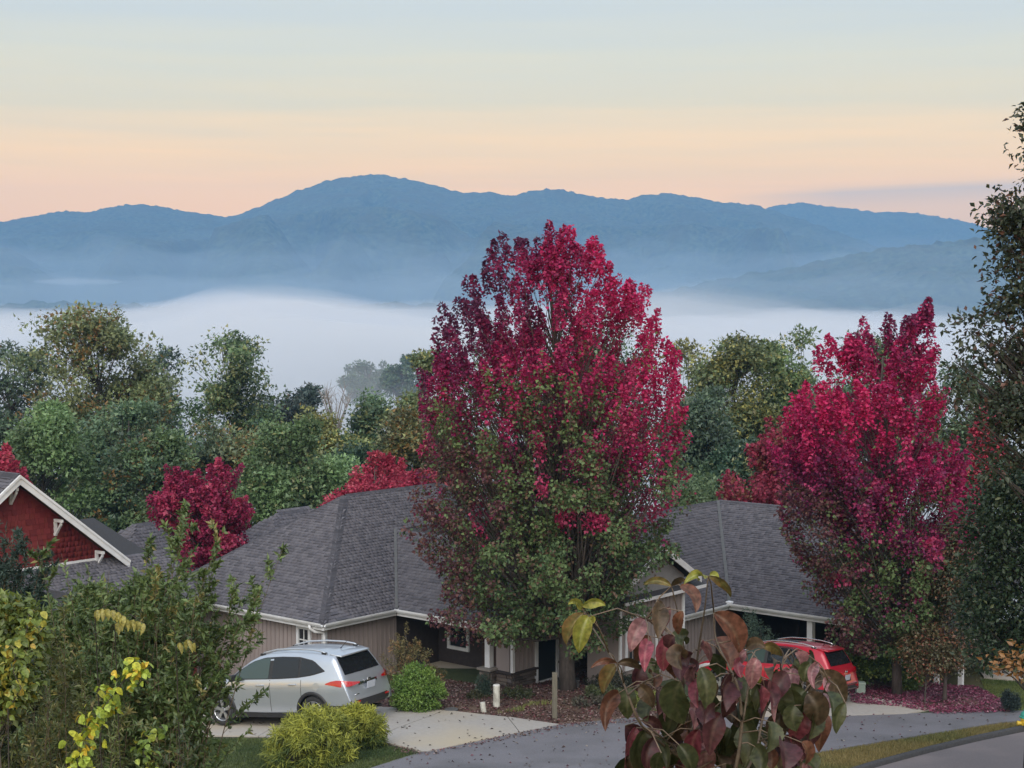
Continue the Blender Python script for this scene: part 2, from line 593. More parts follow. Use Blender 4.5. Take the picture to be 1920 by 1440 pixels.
build_ground()
MAIN = [(-330, 470), (-200, 440), (-80, 428), (0, 418), (60, 407), (120, 396), (170, 399), (215, 388), (260, 382), (300, 388), (360, 398), (432, 409), (470, 396), (540, 366),
        (600, 344), (640, 334), (700, 327), (760, 335), (800, 343), (850, 360), (890, 363), (922, 358), (952, 370), (1000, 358), (1040, 354), (1100, 366),
        (1165, 377), (1200, 367), (1260, 362), (1300, 371), (1340, 379), (1400, 384), (1440, 392), (1500, 412), (1570, 436), (1660, 470), (1800, 520), (1950, 565)]
hill('mountain', MAIN, 4500, 2650, -135, .8, 6.5, 12, M['forest_far'], step=7.0)
hill('far_mountain', [(1150, 560), (1300, 470), (1400, 402), (1445, 388), (1490, 380), (1560, 388), (1640, 398), (1700, 398), (1750, 406), (1800, 414), (1860, 432), (1930, 452), (2050, 470), (2250, 500)],
     5600, 4800, -130, .3, 6, 14, M['forest_far'], back=300, step=10)
hill('low_ridge', [(1040, 585), (1180, 566), (1300, 535), (1370, 520), (1420, 512), (1500, 500), (1560, 487), (1650, 466), (1720, 460), (1800, 455), (1900, 440), (2050, 425), (2250, 430)],
     2900, 1900, -135, .5, 9, 13, M['forest_mid'], back=300, step=6)
hill('foot_hill', [(-350, 560), (-200, 568), (0, 571), (120, 566), (200, 573), (330, 577), (420, 583), (560, 588), (640, 576), (740, 569), (830, 574), (1000, 580), (1100, 590), (1300, 600)],
     2450, 1900, -135, .3, 9, 12, M['forest_mid'], back=200, step=6)


def vol_mat(name, density, colr, aniso=.0):
    m = bpy.data.materials.new(name)
    m.use_nodes = True
    nt = m.node_tree
    nt.nodes.clear()
    out = nt.nodes.new('ShaderNodeOutputMaterial')
    v = nt.nodes.new('ShaderNodeVolumePrincipled')
    v.inputs['Color'].default_value = (*colr, 1)
    v.inputs['Density'].default_value = density
    v.inputs['Anisotropy'].default_value = aniso
    nt.links.new(v.outputs[0], out.inputs['Volume'])
    return m


HAZE_DENSITY = 2.0e-4
hb = MB().box((-3400, -65, -150), (6800, 0, 0), (0, 6500, 0), (0, 0, 620))
stuff(hb.build('haze', vol_mat('haze_air', HAZE_DENSITY, (.25, .52, .90))), 'pale blue morning haze filling the air before the mountains', 'haze')


def fog_layer(name, label, top, y0, y1, density, colr, x0=-1900, x1=1900, seed=0.0, amp=6, zb=-139):
    """closed low body of mist: uneven top surface given by top(X, Y), flat underside"""
    n, k = 100, 70
    xs = np.linspace(x0, x1, n); ys = np.linspace(y0, y1, k)
    X, Y = np.meshgrid(xs, ys)
    T = top(X, Y) + amp * (fbm(X / 75 + seed, Y / 170 + seed, 4) * 2)
    edge = np.minimum(np.minimum((X - x0) / (x1 - x0), (x1 - X) / (x1 - x0)) / .03, np.minimum((Y - y0) / (y1 - y0), (y1 - Y) / (y1 - y0)) / .12)
    T = zb + 1 + (T - zb - 1) * np.clip(edge, 0.0, 1) ** .45
    V1 = np.stack([X, Y, T], -1).reshape(-1, 3)
    V2 = np.stack([X, Y, np.full_like(X, zb)], -1).reshape(-1, 3)
    F = grid_faces(k, n)
    rim = np.concatenate([np.arange(n), np.arange(2 * n - 1, n * k, n), np.arange(n * k - 2, n * (k - 1) - 1, -1), np.arange(n * (k - 2), 0, -n)])
    r2 = np.roll(rim, -1)
    S = np.stack([rim, rim + n * k, r2 + n * k, r2], 1)
    me = np_mesh(name, np.concatenate([V1, V2]), [F, F[:, ::-1] + n * k, S], mat=vol_mat(name, density, colr), smooth=False)
    return stuff(link(name, me), label, 'fog')


FOGC = (.86, .885, .92)


def fogtop(off, gain=1.0):
    def f(X, Y):
        px = X / Y * FOC + 960           # bearing from the viewpoint: the bank is higher to the north-west
        b = np.interp(px, [-200, 250, 340, 400, 560, 640, 740, 850, 1100, 1300, 1500, 1700, 1900, 2300],
                      [-9, -9, -2, 9, 8, 2, -5, -8, -8, -7, -10, -14, -18, -22])
        return off + b * gain * np.clip(Y / 1500, .3, 1.1)
    return f


fog_layer('fog_bank', 'white fog bank lying in the valley behind the trees', fogtop(-9), 330, 1780, .010, FOGC, amp=11, seed=1.3)
fog_layer('fog_veil', 'thin soft upper edge of the white valley fog', fogtop(0), 300, 1860, .0022, FOGC, amp=18, seed=4.1)
fog_layer('valley_mist', 'pale mist along the foot of the mountains', lambda X, Y: 40 + 0 * X, 1900, 3400, 0.00045, (.72, .85, .96), amp=30, seed=8.7)
fog_layer('slope_mist', 'faint bluish mist halfway up the mountain flanks', lambda X, Y: 95 + 0 * X, 1950, 4000, .00034, (.68, .83, .95), amp=40, seed=2.2)


def mist_lens(name, label, c, rx, ry, rz, density, colr):
    n, k = 40, 12
    V = [c + np.array([rx * math.cos(a) * math.sin(b), ry * math.sin(a) * math.sin(b), rz * math.cos(b) * (1 + .4 * math.sin(3 * a))]) for b in np.linspace(.01, math.pi - .01, k) for a in np.linspace(0, 2 * math.pi, n, endpoint=False)]
    F = [(i * n + j, i * n + (j + 1) % n, (i + 1) * n + (j + 1) % n, (i + 1) * n + j) for i in range(k - 1) for j in range(n)]
    mb = MB().add(V, F)
    mb.f.append(tuple(range(n))[::-1]); mb.f.append(tuple(range((k - 1) * n, k * n)))
    return stuff(mb.build(name, vol_mat(name, density, colr)), label, 'mist')


mist_lens('mist_streak', 'thin pale streak of mist low on the left mountain flank', P(145, 528, 2520), 70, 60, 5.0, .006, (.8, .86, .93))

# ------------------------------------------------------------------ roads, drives, beds
def clip_poly(poly, o, n):
    """keep the part of a ground polygon where (q-o).n > 0"""
    out = []
    for i in range(len(poly)):
        a, b = np.asarray(poly[i], float), np.asarray(poly[(i + 1) % len(poly)], float)
        da, db = np.dot(a[:2] - o, n), np.dot(b[:2] - o, n)
        if da >= 0:
            out.append(a)
        if (da > 0) != (db > 0) and abs(da - db) > 1e-9:
            out.append(a + (b - a) * da / (da - db))
    return out


def draped(name, poly, lift, mat, parent=None, thick=.12, step=.7):
    """a sheet following the ground, with a skirt going down into it"""
    bm = bmesh.new()
    vs_ = [bm.verts.new((float(q[0]), float(q[1]), 0)) for q in poly]
    f = bm.faces.new(vs_)
    bmesh.ops.triangulate(bm, faces=[f])
    xs = [q[0] for q in poly]; ys = [q[1] for q in poly]
    for k, (lo, hi) in enumerate(((min(xs), max(xs)), (min(ys), max(ys)))):
        c = lo + step
        while c < hi:
            no = (1, 0, 0) if k == 0 else (0, 1, 0)
            bmesh.ops.bisect_plane(bm, geom=bm.verts[:] + bm.edges[:] + bm.faces[:], plane_co=(c if k == 0 else 0, c if k else 0, 0), plane_no=no)
            c += step
    bmesh.ops.recalc_face_normals(bm, faces=bm.faces)
    if sum(q.normal.z for q in bm.faces) < 0:
        bmesh.ops.reverse_faces(bm, faces=bm.faces)
    top = list(bm.verts)
    for v in top:
        v.co.z = float(G(v.co.x, v.co.y)) + lift
    r = bmesh.ops.extrude_edge_only(bm, edges=[e for e in bm.edges if e.is_boundary])
    for v in r['geom']:
        if isinstance(v, bmesh.types.BMVert):
            v.co.z -= thick
    me = bpy.data.meshes.new(name)
    bm.to_mesh(me); bm.free()
    me.materials.append(mat)
    return link(name, me, parent)


def gpoly(pts):
    return [ground_hit(*q) for q in pts]


# the lane that crosses in front of the drives
lane = gpoly([(560, 1470), (700, 1441), (795, 1411), (930, 1384), (1047, 1361), (1180, 1348), (1400, 1345), (1600, 1343), (1760, 1338), (1990, 1333),
              (1990, 1349), (1880, 1356), (1760, 1375), (1640, 1395), (1500, 1418), (1420, 1442), (1300, 1475)])
structure(draped('lane', lane, .035, M['asphalt']))
# the nearer road at the lower right, with its dark rolled kerb
road = gpoly([(1560, 1470), (1640, 1441), (1750, 1412), (1830, 1393), (1920, 1374), (2020, 1352), (2120, 1400), (2000, 1500)])
structure(draped('road', road, .03, M['asphalt_warm']))
kl = gpoly([(1530, 1476), (1632, 1441), (1742, 1411), (1824, 1391), (1916, 1371), (2020, 1349)])
kb = MB()
prof = [(-.1, -.05), (-.09, .11), (-.05, .145), (.05, .145), (.1, .1), (.13, -.05)]
for i in range(len(kl)):
    a = kl[max(i - 1, 0)]; b = kl[min(i + 1, len(kl) - 1)]
    t = nrm((b - a) * [1, 1, 0]); nn = np.array([-t[1], t[0], 0])
    for s_, h_ in prof:
        q = kl[i] + nn * (s_)
        kb.v.append((q[0], q[1], float(G(q[0], q[1])) + h_))
    if i:
        for k in range(len(prof) - 1):
            b0 = (i - 1) * len(prof) + k
            kb.f.append((b0, b0 + 1, b0 + len(prof) + 1, b0 + len(prof)))
structure(kb.build('kerb', M['kerb'], smooth=True))

# concrete drive of the brown house, cast in slabs with open joints
drive = gpoly([(232, 1322), (420, 1322), (600, 1322), (730, 1329), (850, 1336), (960, 1348), (1049, 1361), (930, 1385), (797, 1413), (735, 1398), (690, 1387), (560, 1384), (380, 1382), (232, 1380)])
joints = [gpoly(j) for j in ([(690, 1392), (838, 1332)], [(975, 1377), (950, 1345)], [(480, 1386), (585, 1320)], [(330, 1384), (430, 1318)])]
dr_root = MB()
pieces = [drive]
for a, b in joints:
    t = nrm((b - a)[:2]); n = np.array([-t[1], t[0]])
    nxt = []
    for pc in pieces:
        for sgn in (1, -1):
            c = clip_poly(pc, a[:2] + n * sgn * .012, n * sgn)
            if len(c) > 2:
                nxt.append(c)
    pieces = nxt
# earth base under the slabs, slabs as its children
base = structure(draped('driveway', drive, .012, M['kerb'], thick=.05))
for pc in pieces:
    draped('slab', pc, .05, M['concrete'], base, thick=.06)
drive2 = gpoly([(1300, 1285), (1480, 1285), (1590, 1298), (1640, 1312), (1700, 1320), (1745, 1333), (1700, 1341), (1600, 1344), (1400, 1347), (1330, 1345)])
b2 = structure(draped('driveway', drive2, .012, M['kerb'], thick=.05))
a_, c_ = gpoly([(1560, 1348), (1605, 1298)])
t_ = nrm((c_ - a_)[:2]); n_ = np.array([-t_[1], t_[0]])
for sgn in (1, -1):
    draped('slab', clip_poly(drive2, a_[:2] + n_ * sgn * .012, n_ * sgn), .05, M['concrete'], b2, thick=.06)
far_drive = gpoly([(1838, 1262), (1900, 1258), (1990, 1262), (1990, 1282), (1900, 1278), (1845, 1272)])
structure(draped('driveway', far_drive, .05, M['concrete']))
bed = gpoly([(640, 1325), (700, 1300), (840, 1275), (900, 1285), (1000, 1262), (1180, 1262), (1250, 1290), (1230, 1343), (1180, 1347), (1049, 1360), (960, 1347), (850, 1335), (730, 1328)])
structure(draped('mulch_bed', bed, .02, M['mulch'], thick=.06, step=.4))
bed2 = gpoly([(1590, 1300), (1680, 1283), (1800, 1290), (1850, 1305), (1880, 1325), (1900, 1333), (1760, 1337), (1700, 1319)])
structure(draped('mulch_bed', bed2, .02, M['mulch'], thick=.06, step=.4))


# ------------------------------------------------------------------ houses
def inside(poly, x, y):
    r = False
    n = len(poly)
    for i in range(n):
        (x1, y1), (x2, y2) = poly[i], poly[(i + 1) % n]
        if (y1 > y) != (y2 > y) and x < (x2 - x1) * (y - y1) / (y2 - y1) + x1:
            r = not r
    return r


SH_W = (.11, .14, .17, .2, .24)
_sh = {}


def shingle_mesh(kind, wi, ci, expo, cols):
    key = (kind, wi, ci)
    if key not in _sh:
        w = SH_W[wi]; L_ = expo * 1.3
        th = .012 + .011 * (ci % 3)
        V = np.array([(-w / 2 + .004, 0, 0), (w / 2 - .004, 0, 0), (w / 2 - .004, 0, th), (-w / 2 + .004, 0, th), (-w / 2 + .004, L_, -.002), (w / 2 - .004, L_, -.002)])
        F = [(0, 1, 2, 3), (3, 2, 5, 4), (1, 5, 2, 2), (0, 3, 4, 4)]
        me = bpy.data.meshes.new(kind)
        me.from_pydata([tuple(v) for v in V], [], [(0, 1, 2, 3), (3, 2, 5, 4), (1, 5, 2), (0, 3, 4)])
        at = me.color_attributes.new('Col', 'FLOAT_COLOR', 'POINT')
        c = np.ones((6, 4), np.float32); c[:, :3] = cols[ci]
        at.data.foreach_set('color', c.ravel())
        me.materials.append(M['red_shingle'] if kind == 'wall_shingle' else M['shingle'])
        _sh[key] = me
    return _sh[key]


GREYS = [(.105, .102, .12), (.115, .112, .131), (.085, .084, .1), (.122, .119, .138), (.108, .104, .12), (.096, .094, .111), (.128, .125, .144)]
REDS = [(.14, .020, .022), (.165, .025, .028), (.12, .017, .02), (.18, .03, .03), (.15, .026, .024)]


def lay_shingles(planes, expo, kind, part, cols, limit=300, lift=.012):
    """planes: (O, e, s, polygon in (e, s) metres, parent part). the nearest ones are objects, the rest one joined mesh per house part"""
    items = []
    for O, e, s_, poly, par in planes:
        n = nrm(np.cross(e, s_))
        if n[2] < -.01:
            n = -n
        if abs(n[2]) < .01 and np.dot(n, O) > 0:
            n = -n
        ex = [q[0] for q in poly]; sy = [q[1] for q in poly]
        k = 0
        y = min(sy)
        while y < max(sy) - .03:
            x = min(ex) - rng.random() * .3
            while x < max(ex):
                wi = rng.integers(len(SH_W)); w = SH_W[wi]
                if inside(poly, x + w / 2, y + expo * .4):
                    c = O + e * (x + w / 2) + s_ * (y + (rng.random() - .5) * .008) + n * (lift + rng.random() * .004)
                    items.append((np.linalg.norm(c), c, e, s_, n, wi, rng.integers(len(cols)), par))
                x += w
            y += expo; k += 1
    items.sort(key=lambda q: q[0])
    for d, c, e, s_, n, wi, ci, par in items[:limit]:
        o = bpy.data.objects.new(kind, shingle_mesh(part, wi, ci, expo, cols))
        m = Matrix([[e[i], s_[i], n[i], c[i]] for i in range(3)] + [[0, 0, 0, 1]])
        if np.dot(np.cross(e, s_), n) < 0:
            m = Matrix([[-e[i], s_[i], n[i], c[i]] for i in range(3)] + [[0, 0, 0, 1]])
        o.parent = par
        o.matrix_basis = m
        col.objects.link(o)
    rest = items[limit:]
    if rest:
        V, C = [], []
        tri, quad = [], []
        for d, c, e, s_, n, wi, ci, par in rest:
            w = SH_W[wi]; L_ = expo * 1.3; th = .012 + .011 * (ci % 3)
            b = len(V)
            for (p, q, r) in ((-w / 2 + .004, 0, 0), (w / 2 - .004, 0, 0), (w / 2 - .004, 0, th), (-w / 2 + .004, 0, th), (-w / 2 + .004, L_, -.002), (w / 2 - .004, L_, -.002)):
                V.append(c + e * p + s_ * q + n * r); C.append(cols[ci])
            quad += [(b, b + 1, b + 2, b + 3), (b + 3, b + 2, b + 5, b + 4)]
            tri += [(b + 1, b + 5, b + 2), (b, b + 3, b + 4)]
        me = np_mesh(part + 's', np.array(V), [np.array(quad), np.array(tri)], np.array(C), M['red_shingle'] if part == 'wall_shingle' else M['shingle'])
        stuff(link(kind + '_courses', me, rest[0][7]))


def cap_row(par, a, b, side1, side2, w=.15, step=.2):
    """overlapping bent cap shingles along a ridge or hip from a to b"""
    a = np.asarray(a, float); b = np.asarray(b, float)
    L_ = np.linalg.norm(b - a); t = (b - a) / L_
    n = int(L_ / step)
    up = nrm(ZV - t * t[2])
    V = np.array([side1 * w + 0 * t, up * .03, side2 * w, side1 * w + t * step * 1.3 - up * .01, up * .018 + t * step * 1.3, side2 * w + t * step * 1.3 - up * .01])
    mes = []
    for ci in range(4):
        me = bpy.data.meshes.new('ridge_cap')
        me.from_pydata([tuple(map(float, v)) for v in V], [], [(0, 1, 4, 3), (1, 2, 5, 4)])
        at = me.color_attributes.new('Col', 'FLOAT_COLOR', 'POINT')
        cc = np.ones((6, 4), np.float32); cc[:, :3] = np.array(GREYS[ci]) * .62
        at.data.foreach_set('color', cc.ravel())
        me.materials.append(M['shingle']); mes.append(me)
    for i in range(n):
        o = bpy.data.objects.new('ridge_cap', mes[rng.integers(4)])
        o.parent = par
        o.location = Vector(a + t * step * i + up * .022)
        col.objects.link(o)


def roof_slab(name, parent, pts, th=.1, mat=None):
    """a roof plane as a closed thin slab"""
    mb = MB()
    pts = [np.asarray(q, float) for q in pts]
    mb.prism(pts, np.array([0, 0, -th]))
    return mb.build(name, mat or M['roof_base'], parent)


def plane2d(pts3, O, e, s_):
    return [(float(np.dot(q - O, e)), float(np.dot(q - O, s_))) for q in pts3]


def gutter(name, parent, a, b, out, size=.11):
    """white gutter trough with fascia behind, along the eave a-b; out = outward direction"""
    a = np.asarray(a, float); b = np.asarray(b, float)
    mb = MB()
    prof = [(.004, -.012), (.02, -.012), (.012, -.07), (.08, -.085), (.115, -.02), (.12, .035), (.105, .035), (.1, -.01), (.07, -.06), (.03, -.055), (.025, -.03)]
    V = []
    for q in (a, b):
        for s_, h in prof:
            V.append(q + out * s_ * size / .11 + ZV * h)
    n = len(prof)
    F = [(i, (i + 1) % n, n + (i + 1) % n, n + i) for i in range(n)] + [tuple(range(n))[::-1], tuple(range(n, 2 * n))]
    mb.add(V, F)
    t = nrm(b - a)
    mb.box(a - out * .05 + ZV * -.2, b - a, out * .04, ZV * .14)
    return mb.build(name, M['white'], parent)


def wall(name, parent, a, b, z0, z1, out, mat, th=.14):
    a = np.asarray(a, float) * [1, 1, 0]; b = np.asarray(b, float) * [1, 1, 0]
    mb = MB().box(a + ZV * z0 - out * th, b - a, out * th, ZV * (z1 - z0))
    return mb.build(name, mat, parent)


def battens(par, a, b, z0, z1, out, step=.2, skip=()):
    a = np.asarray(a, float) * [1, 1, 0]; b = np.asarray(b, float) * [1, 1, 0]
    L_ = np.linalg.norm(b - a); t = (b - a) / L_
    me = MB().box(-t * .02, t * .04, out * .022, ZV * (z1 - z0)).mesh('batten', M['batten'])
    s_ = step / 2
    while s_ < L_:
        if not any(lo < s_ < hi for lo, hi in skip):
            o = bpy.data.objects.new('batten', me)
            o.parent = par
            o.location = Vector(a + t * s_ + ZV * z0 + out * .001)
            col.objects.link(o)
        s_ += step * (1 + (rng.random() - .5) * .02)


def window(parent, c, t, out, w, h, bars=(1, 1), trim=.1, glass='glass_house', name='window'):
    """c = centre on the wall face, t = horizontal direction"""
    mb = MB()
    c = np.asarray(c, float)
    for sx in (-1, 1):
        mb.cbox(c + t * sx * (w / 2 + trim / 2) + out * .03, t * trim, out * .06, ZV * (h + 2 * trim))
    mb.cbox(c + ZV * (h / 2 + trim / 2) + out * .032, t * w, out * .055, ZV * trim)
    mb.cbox(c - ZV * (h / 2 + trim / 2) + out * .036, t * w, out * .07, ZV * trim)
    f = mb.build(name, M['white'], parent)
    MB().cbox(c + out * .008, t * (w - .002), out * .012, ZV * (h - .002)).build('pane', M[glass], f)
    k = MB()
    for i in range(bars[0]):
        k.cbox(c + ZV * (-h / 2 + h * (i + 1) / (bars[0] + 1)) + out * .024, t * (w - .004), out * .018, ZV * .035)
    for i in range(bars[1]):
        k.cbox(c + t * (-w / 2 + w * (i + 1) / (bars[1] + 1)) + out * .0235, t * .03, out * .015, ZV * (h - .004))
    if k.v:
        k.build('glazing_bar', M['white'], f)
    return f


STONES = [(.14, .11, .095), (.18, .15, .13), (.10, .082, .075), (.22, .185, .155), (.125, .095, .08), (.16, .14, .135)]


def stone_wall(parent, a, b, z0, z1, out, sizes=(.2, .5), hs=(.07, .13), cap=True):
    """mortar back with ledge stones laid in courses, each stone its own piece"""
    a = np.asarray(a, float) * [1, 1, 0]; b = np.asarray(b, float) * [1, 1, 0]
    L_ = np.linalg.norm(b - a); t = (b - a) / L_
    core = MB().box(a + ZV * z0 - out * .1, b - a, out * .1, ZV * (z1 - z0)).build('stone_wall', M['mortar'], parent)
    z = z0
    while z < z1 - .04:
        h = min(rng.uniform(*hs), z1 - z)
        s_ = 0
        while s_ < L_ - .05:
            w = min(rng.uniform(*sizes), L_ - s_)
            mb = MB()
            dep = rng.uniform(.03, .075)
            mb.box(a + t * (s_ + .008) + ZV * (z + .006) + out * .001, t * (w - .016), out * dep, ZV * (h - .012))
            me = mb.mesh('stone', M['stone'], bevel=.009)
            at = me.color_attributes.new('Col', 'FLOAT_COLOR', 'POINT')
            cc = np.ones((len(me.vertices), 4), np.float32)
            cc[:, :3] = np.array(STONES[rng.integers(len(STONES))]) * rng.uniform(.5, .9)
            at.data.foreach_set('color', cc.ravel())
            link('stone', me, core)
            s_ += w
        z += h
    if cap:
        MB().box(a - t * .03 + ZV * (z1 + .003) - out * .02, (b - a) + t * .06, out * .14, ZV * .06).build('stone_cap', M['dark_shade'], core)
    return core


# ---- the brown board-and-batten house with the big hip roof
C1 = P(606, 1171, 49.0)
ZE1 = C1[2]


def h1(a, b, z=None):
    q = C1 + U1 * a + U2 * b
    return np.array([q[0], q[1], ZE1 if z is None else z])


def build_house1():
    zb = -12.6
    root = thing('house', 'brown board-and-batten house with a big dark hip roof behind the silver car', 'house', h1(4, 6, -12.2))
    W1, RI, B1 = 8.5, 3.22, 15.0
    apx, bpx = 4.25, 5.0
    zr = ZE1 + RI
    p1 = roof_slab('roof', root, [h1(0, 0), h1(0, B1), h1(apx, B1 - bpx, zr), h1(apx, bpx, zr)])
    p0 = roof_slab('roof', root, [h1(W1, 0), h1(0, 0), h1(apx, bpx, zr)])
    roof_slab('roof', root, [h1(W1, B1), h1(W1, 0), h1(apx, bpx, zr), h1(apx, B1 - bpx, zr)])
    roof_slab('roof', root, [h1(0, B1), h1(W1, B1), h1(apx, B1 - bpx, zr)])
    s0 = nrm(h1(apx, bpx, zr) - h1(apx, 0)); s1 = nrm(h1(apx, bpx, zr) - h1(0, bpx))
    # wing that comes forward behind the maple
    w0, ww, wl = 3.22, 5.4, 5.0
    wr = ZE1 + ww / 2 * (RI / apx)
    v1 = h1(ww / 2, w0 + ww / 2, wr)
    wg = h1(-wl, w0 + ww / 2, wr)
    wa = roof_slab('roof', root, [h1(-wl, w0), h1(0, w0), v1, wg])
    roof_slab('roof', root, [h1(0, w0 + ww), h1(-wl, w0 + ww), wg, v1])
    MB().prism([h1(-wl + .3, w0 + .35, ZE1 - .15), h1(-wl + .3, w0 + ww - .35, ZE1 - .15), h1(-wl + .3, w0 + ww / 2, wr - .25)], U1 * .12).build('gable_wall', M['siding'], root)
    for q0 in (h1(-wl - .02, w0 - .05, ZE1 - .03), h1(-wl - .02, w0 + ww + .05, ZE1 - .03)):
        q1 = wg - U1 * .02 + ZV * .03
        MB().prism([q0, q1, q1 - ZV * .2, q0 - ZV * .18], -U1 * .035).build('bargeboard', M['white'], root)
    sw = nrm(v1 - h1(ww / 2, w0))
    O0, O1, OW = h1(0, 0), h1(0, 0), h1(-wl, w0)
    lay_shingles([(O0, U1, s0, plane2d([h1(0, 0), h1(W1, 0), h1(apx, bpx, zr)], O0, U1, s0), p0),
                  (O1, U2, s1, plane2d([h1(0, 0), h1(0, w0), h1(2.7, w0 + 2.7, ZE1 + 2.7 / apx * RI), h1(2.7, 9.5, ZE1 + 2.7 / apx * RI), h1(apx, 9.5, zr), h1(apx, bpx, zr)], O1, U2, s1), p1),
                  (OW, -U1, sw, plane2d([h1(-wl, w0), h1(0, w0), v1, wg], OW, -U1, sw), wa)],
                 .13, 'shingle', 'shingle', GREYS)
    cap_row(p0, h1(0, 0), h1(apx, bpx, zr), nrm(U1 * 1 + ZV * .1) * .9, nrm(U2 * 1 + ZV * .1) * .9, .24, .17)
    cap_row(p0, h1(W1, 0), h1(apx, bpx, zr), -U1 * .8, U2 * .8)
    cap_row(p1, h1(apx, bpx, zr), h1(apx, 9.9, zr), nrm(U1 - ZV * .7), nrm(-U1 - ZV * .7), .17)
    # dark valley flashing
    va, vb = h1(0, w0), h1(ww / 2, w0 + ww / 2, wr)
    MB().add([va + ZV * .06 - U2 * .07, va + ZV * .06 - U1 * .07, vb + ZV * .06 - U1 * .07, vb + ZV * .06 - U2 * .07], [(0, 1, 2, 3)]).build('valley_flashing', M['lid'], p1)
    # eaves
    gutter('gutter', root, h1(W1, 0), h1(0, 0), -U2)
    gutter('gutter', root, h1(0, 0), h1(0, w0), -U1)
    gutter('gutter', root, h1(0, w0), h1(-wl, w0), -U2)
    gutter('gutter', root, h1(-wl, w0), h1(-wl, w0 + ww), -U1)
    sof = MB()
    sof.prism([h1(W1, .05, ZE1 - .2), h1(W1, .45, ZE1 - .2), h1(.4, .45, ZE1 - .2), h1(.05, .05, ZE1 - .2)], ZV * .02)
    sof.prism([h1(.05, .05, ZE1 - .2), h1(.4, .45, ZE1 - .2), h1(.4, w0 + .4, ZE1 - .2), h1(.05, w0 + .05, ZE1 - .2)], ZV * .02)
    sof.build('soffit', M['soffit'], root)
    ins = .38
    wz = ZE1 - .2
    wl0 = wall('wall', root, h1(ins, ins), h1(W1 - ins, ins), zb, wz, -U2, M['siding'])
    battens(wl0, h1(ins, ins), h1(W1 - ins, ins), zb, wz, -U2, .2, skip=((0, .16), (.55, 1.25)))
    wl1 = wall('wall', root, h1(ins, ins), h1(ins, w0 + ins), zb, wz, -U1, M['siding'])
    battens(wl1, h1(ins, ins), h1(ins, w0 + ins), zb, wz, -U1, .2, skip=((0, .16),))
    # recessed porch: floor, back wall, window, then the wing's front walls
    wall('porch_wall', root, h1(ins, w0 + ins), h1(ins, w0 + 2.4), zb, wz, -U1, M['dark_shade'])
    pw2 = wall('porch_wall', root, h1(ins, w0 + 2.4), h1(-wl + ins, w0 + 2.4), zb, wz, -U2, M['dark_shade'])
    window(root, h1(-.55, w0 + 2.4, -10.75), -U1, -U2, .75, 1.35, (1, 0), .11)
    MB().cbox(h1(-2.1, w0 + 2.36, -11.2), U1 * .95, U2 * .06, ZV * 2.1).build('front_door', M['dark_wood'], root)
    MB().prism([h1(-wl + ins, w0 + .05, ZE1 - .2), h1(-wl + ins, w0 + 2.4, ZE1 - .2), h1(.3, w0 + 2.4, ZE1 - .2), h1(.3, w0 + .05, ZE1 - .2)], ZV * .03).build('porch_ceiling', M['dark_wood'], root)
    pf = [h1(-wl + .2, w0 + .1, -12.15), h1(-wl + .2, w0 + 2.4, -12.15), h1(.3, w0 + 2.4, -12.15), h1(.3, w0 + .1, -12.15)]
    MB().prism(pf, ZV * .12).build('porch_floor', M['concrete'], root)
    # white post on a stone pier
    pp = h1(-3.75, w0 + .28, 0)
    pier = MB().cbox(pp * [1, 1, 0] + ZV * -11.85, U1 * .42, U2 * .42, ZV * 1.0).build('pier', M['mortar'], root)
    for k, (o_, t_) in enumerate(((-U2, -U1), (-U1, U2))):
        a = pp + o_ * .212 - t_ * .21
        stone_wall(root, a, a + t_ * .42, -12.3, -11.38, o_, (.14, .3), (.08, .14), False)
    MB().cbox(pp * [1, 1, 0] + ZV * -11.31, U1 * .56, U2 * .56, ZV * .07).build('pier_cap', M['stone_cap'], root, bevel=.01)
    MB().cbox(pp * [1, 1, 0] + ZV * ((-11.27 + ZE1 - .2) / 2), U1 * .2, U2 * .2, ZV * (ZE1 - .2 + 11.27)).build('porch_post', M['white'], root, bevel=.008)
    # wing's stone-based front corner
    ka, kb_ = h1(-wl + ins, w0 + ins), h1(-wl + ins, w0 + ww - .1)
    kc = h1(-3.95, w0 + ins)
    f0 = wall('wall', root, kc, ka, zb, wz, -U2, M['siding'])
    f1 = wall('wall', root, ka, kb_, zb, wz, -U1, M['siding'])
    battens(f1, ka, kb_, -11.35, wz, -U1, .2, skip=((1.05, 2.25),))
    stone_wall(root, kc, ka, -12.5, -11.4, -U2)
    stone_wall(root, ka, ka + U2 * 1.08, -12.5, -11.4, -U1)
    stone_wall(root, ka + U2 * 2.2, kb_, -12.5, -11.4, -U1)
    window(root, ka + U2 * 1.64 + ZV * (-11.05 - ka[2]), U2, -U1, .92, 1.55, (0, 0), .11, 'glass_house', 'storm_door')
    cb = MB().cbox(ka + ZV * ((-11.33 + wz) / 2 - ka[2]) - U2 * .03 - U1 * .03, U1 * .1, U2 * .1, ZV * (wz + 11.33)).build('corner_board', M['white'], root)
    # corner board, downspout, small window by the corner
    cz = (zb + wz) / 2
    MB().cbox(h1(ins - .01, ins + .055, cz), U1 * .035, U2 * .13, ZV * (wz - zb)).build('corner_board', M['white'], root)
    MB().cbox(h1(ins + .03, ins - .012, cz), U1 * .11, U2 * .03, ZV * (wz - zb)).build('corner_board', M['white'], root)
    x0 = h1(.55, -.06, ZE1 - .08)
    MB().tube([x0, x0 - ZV * .1, x0 - ZV * .2 + U2 * .1 - U1 * .1, h1(.3, ins - .09, ZE1 - .32), h1(.28, ins - .08, ZE1 - .45), h1(.28, ins - .08, zb + .2)], .055, 8).build('downspout', M['white'], root, smooth=True)
    window(root, h1(ins + .9, ins, -10.78), U1, -U2, .44, 1.05, (2, 1), .11)
    return root


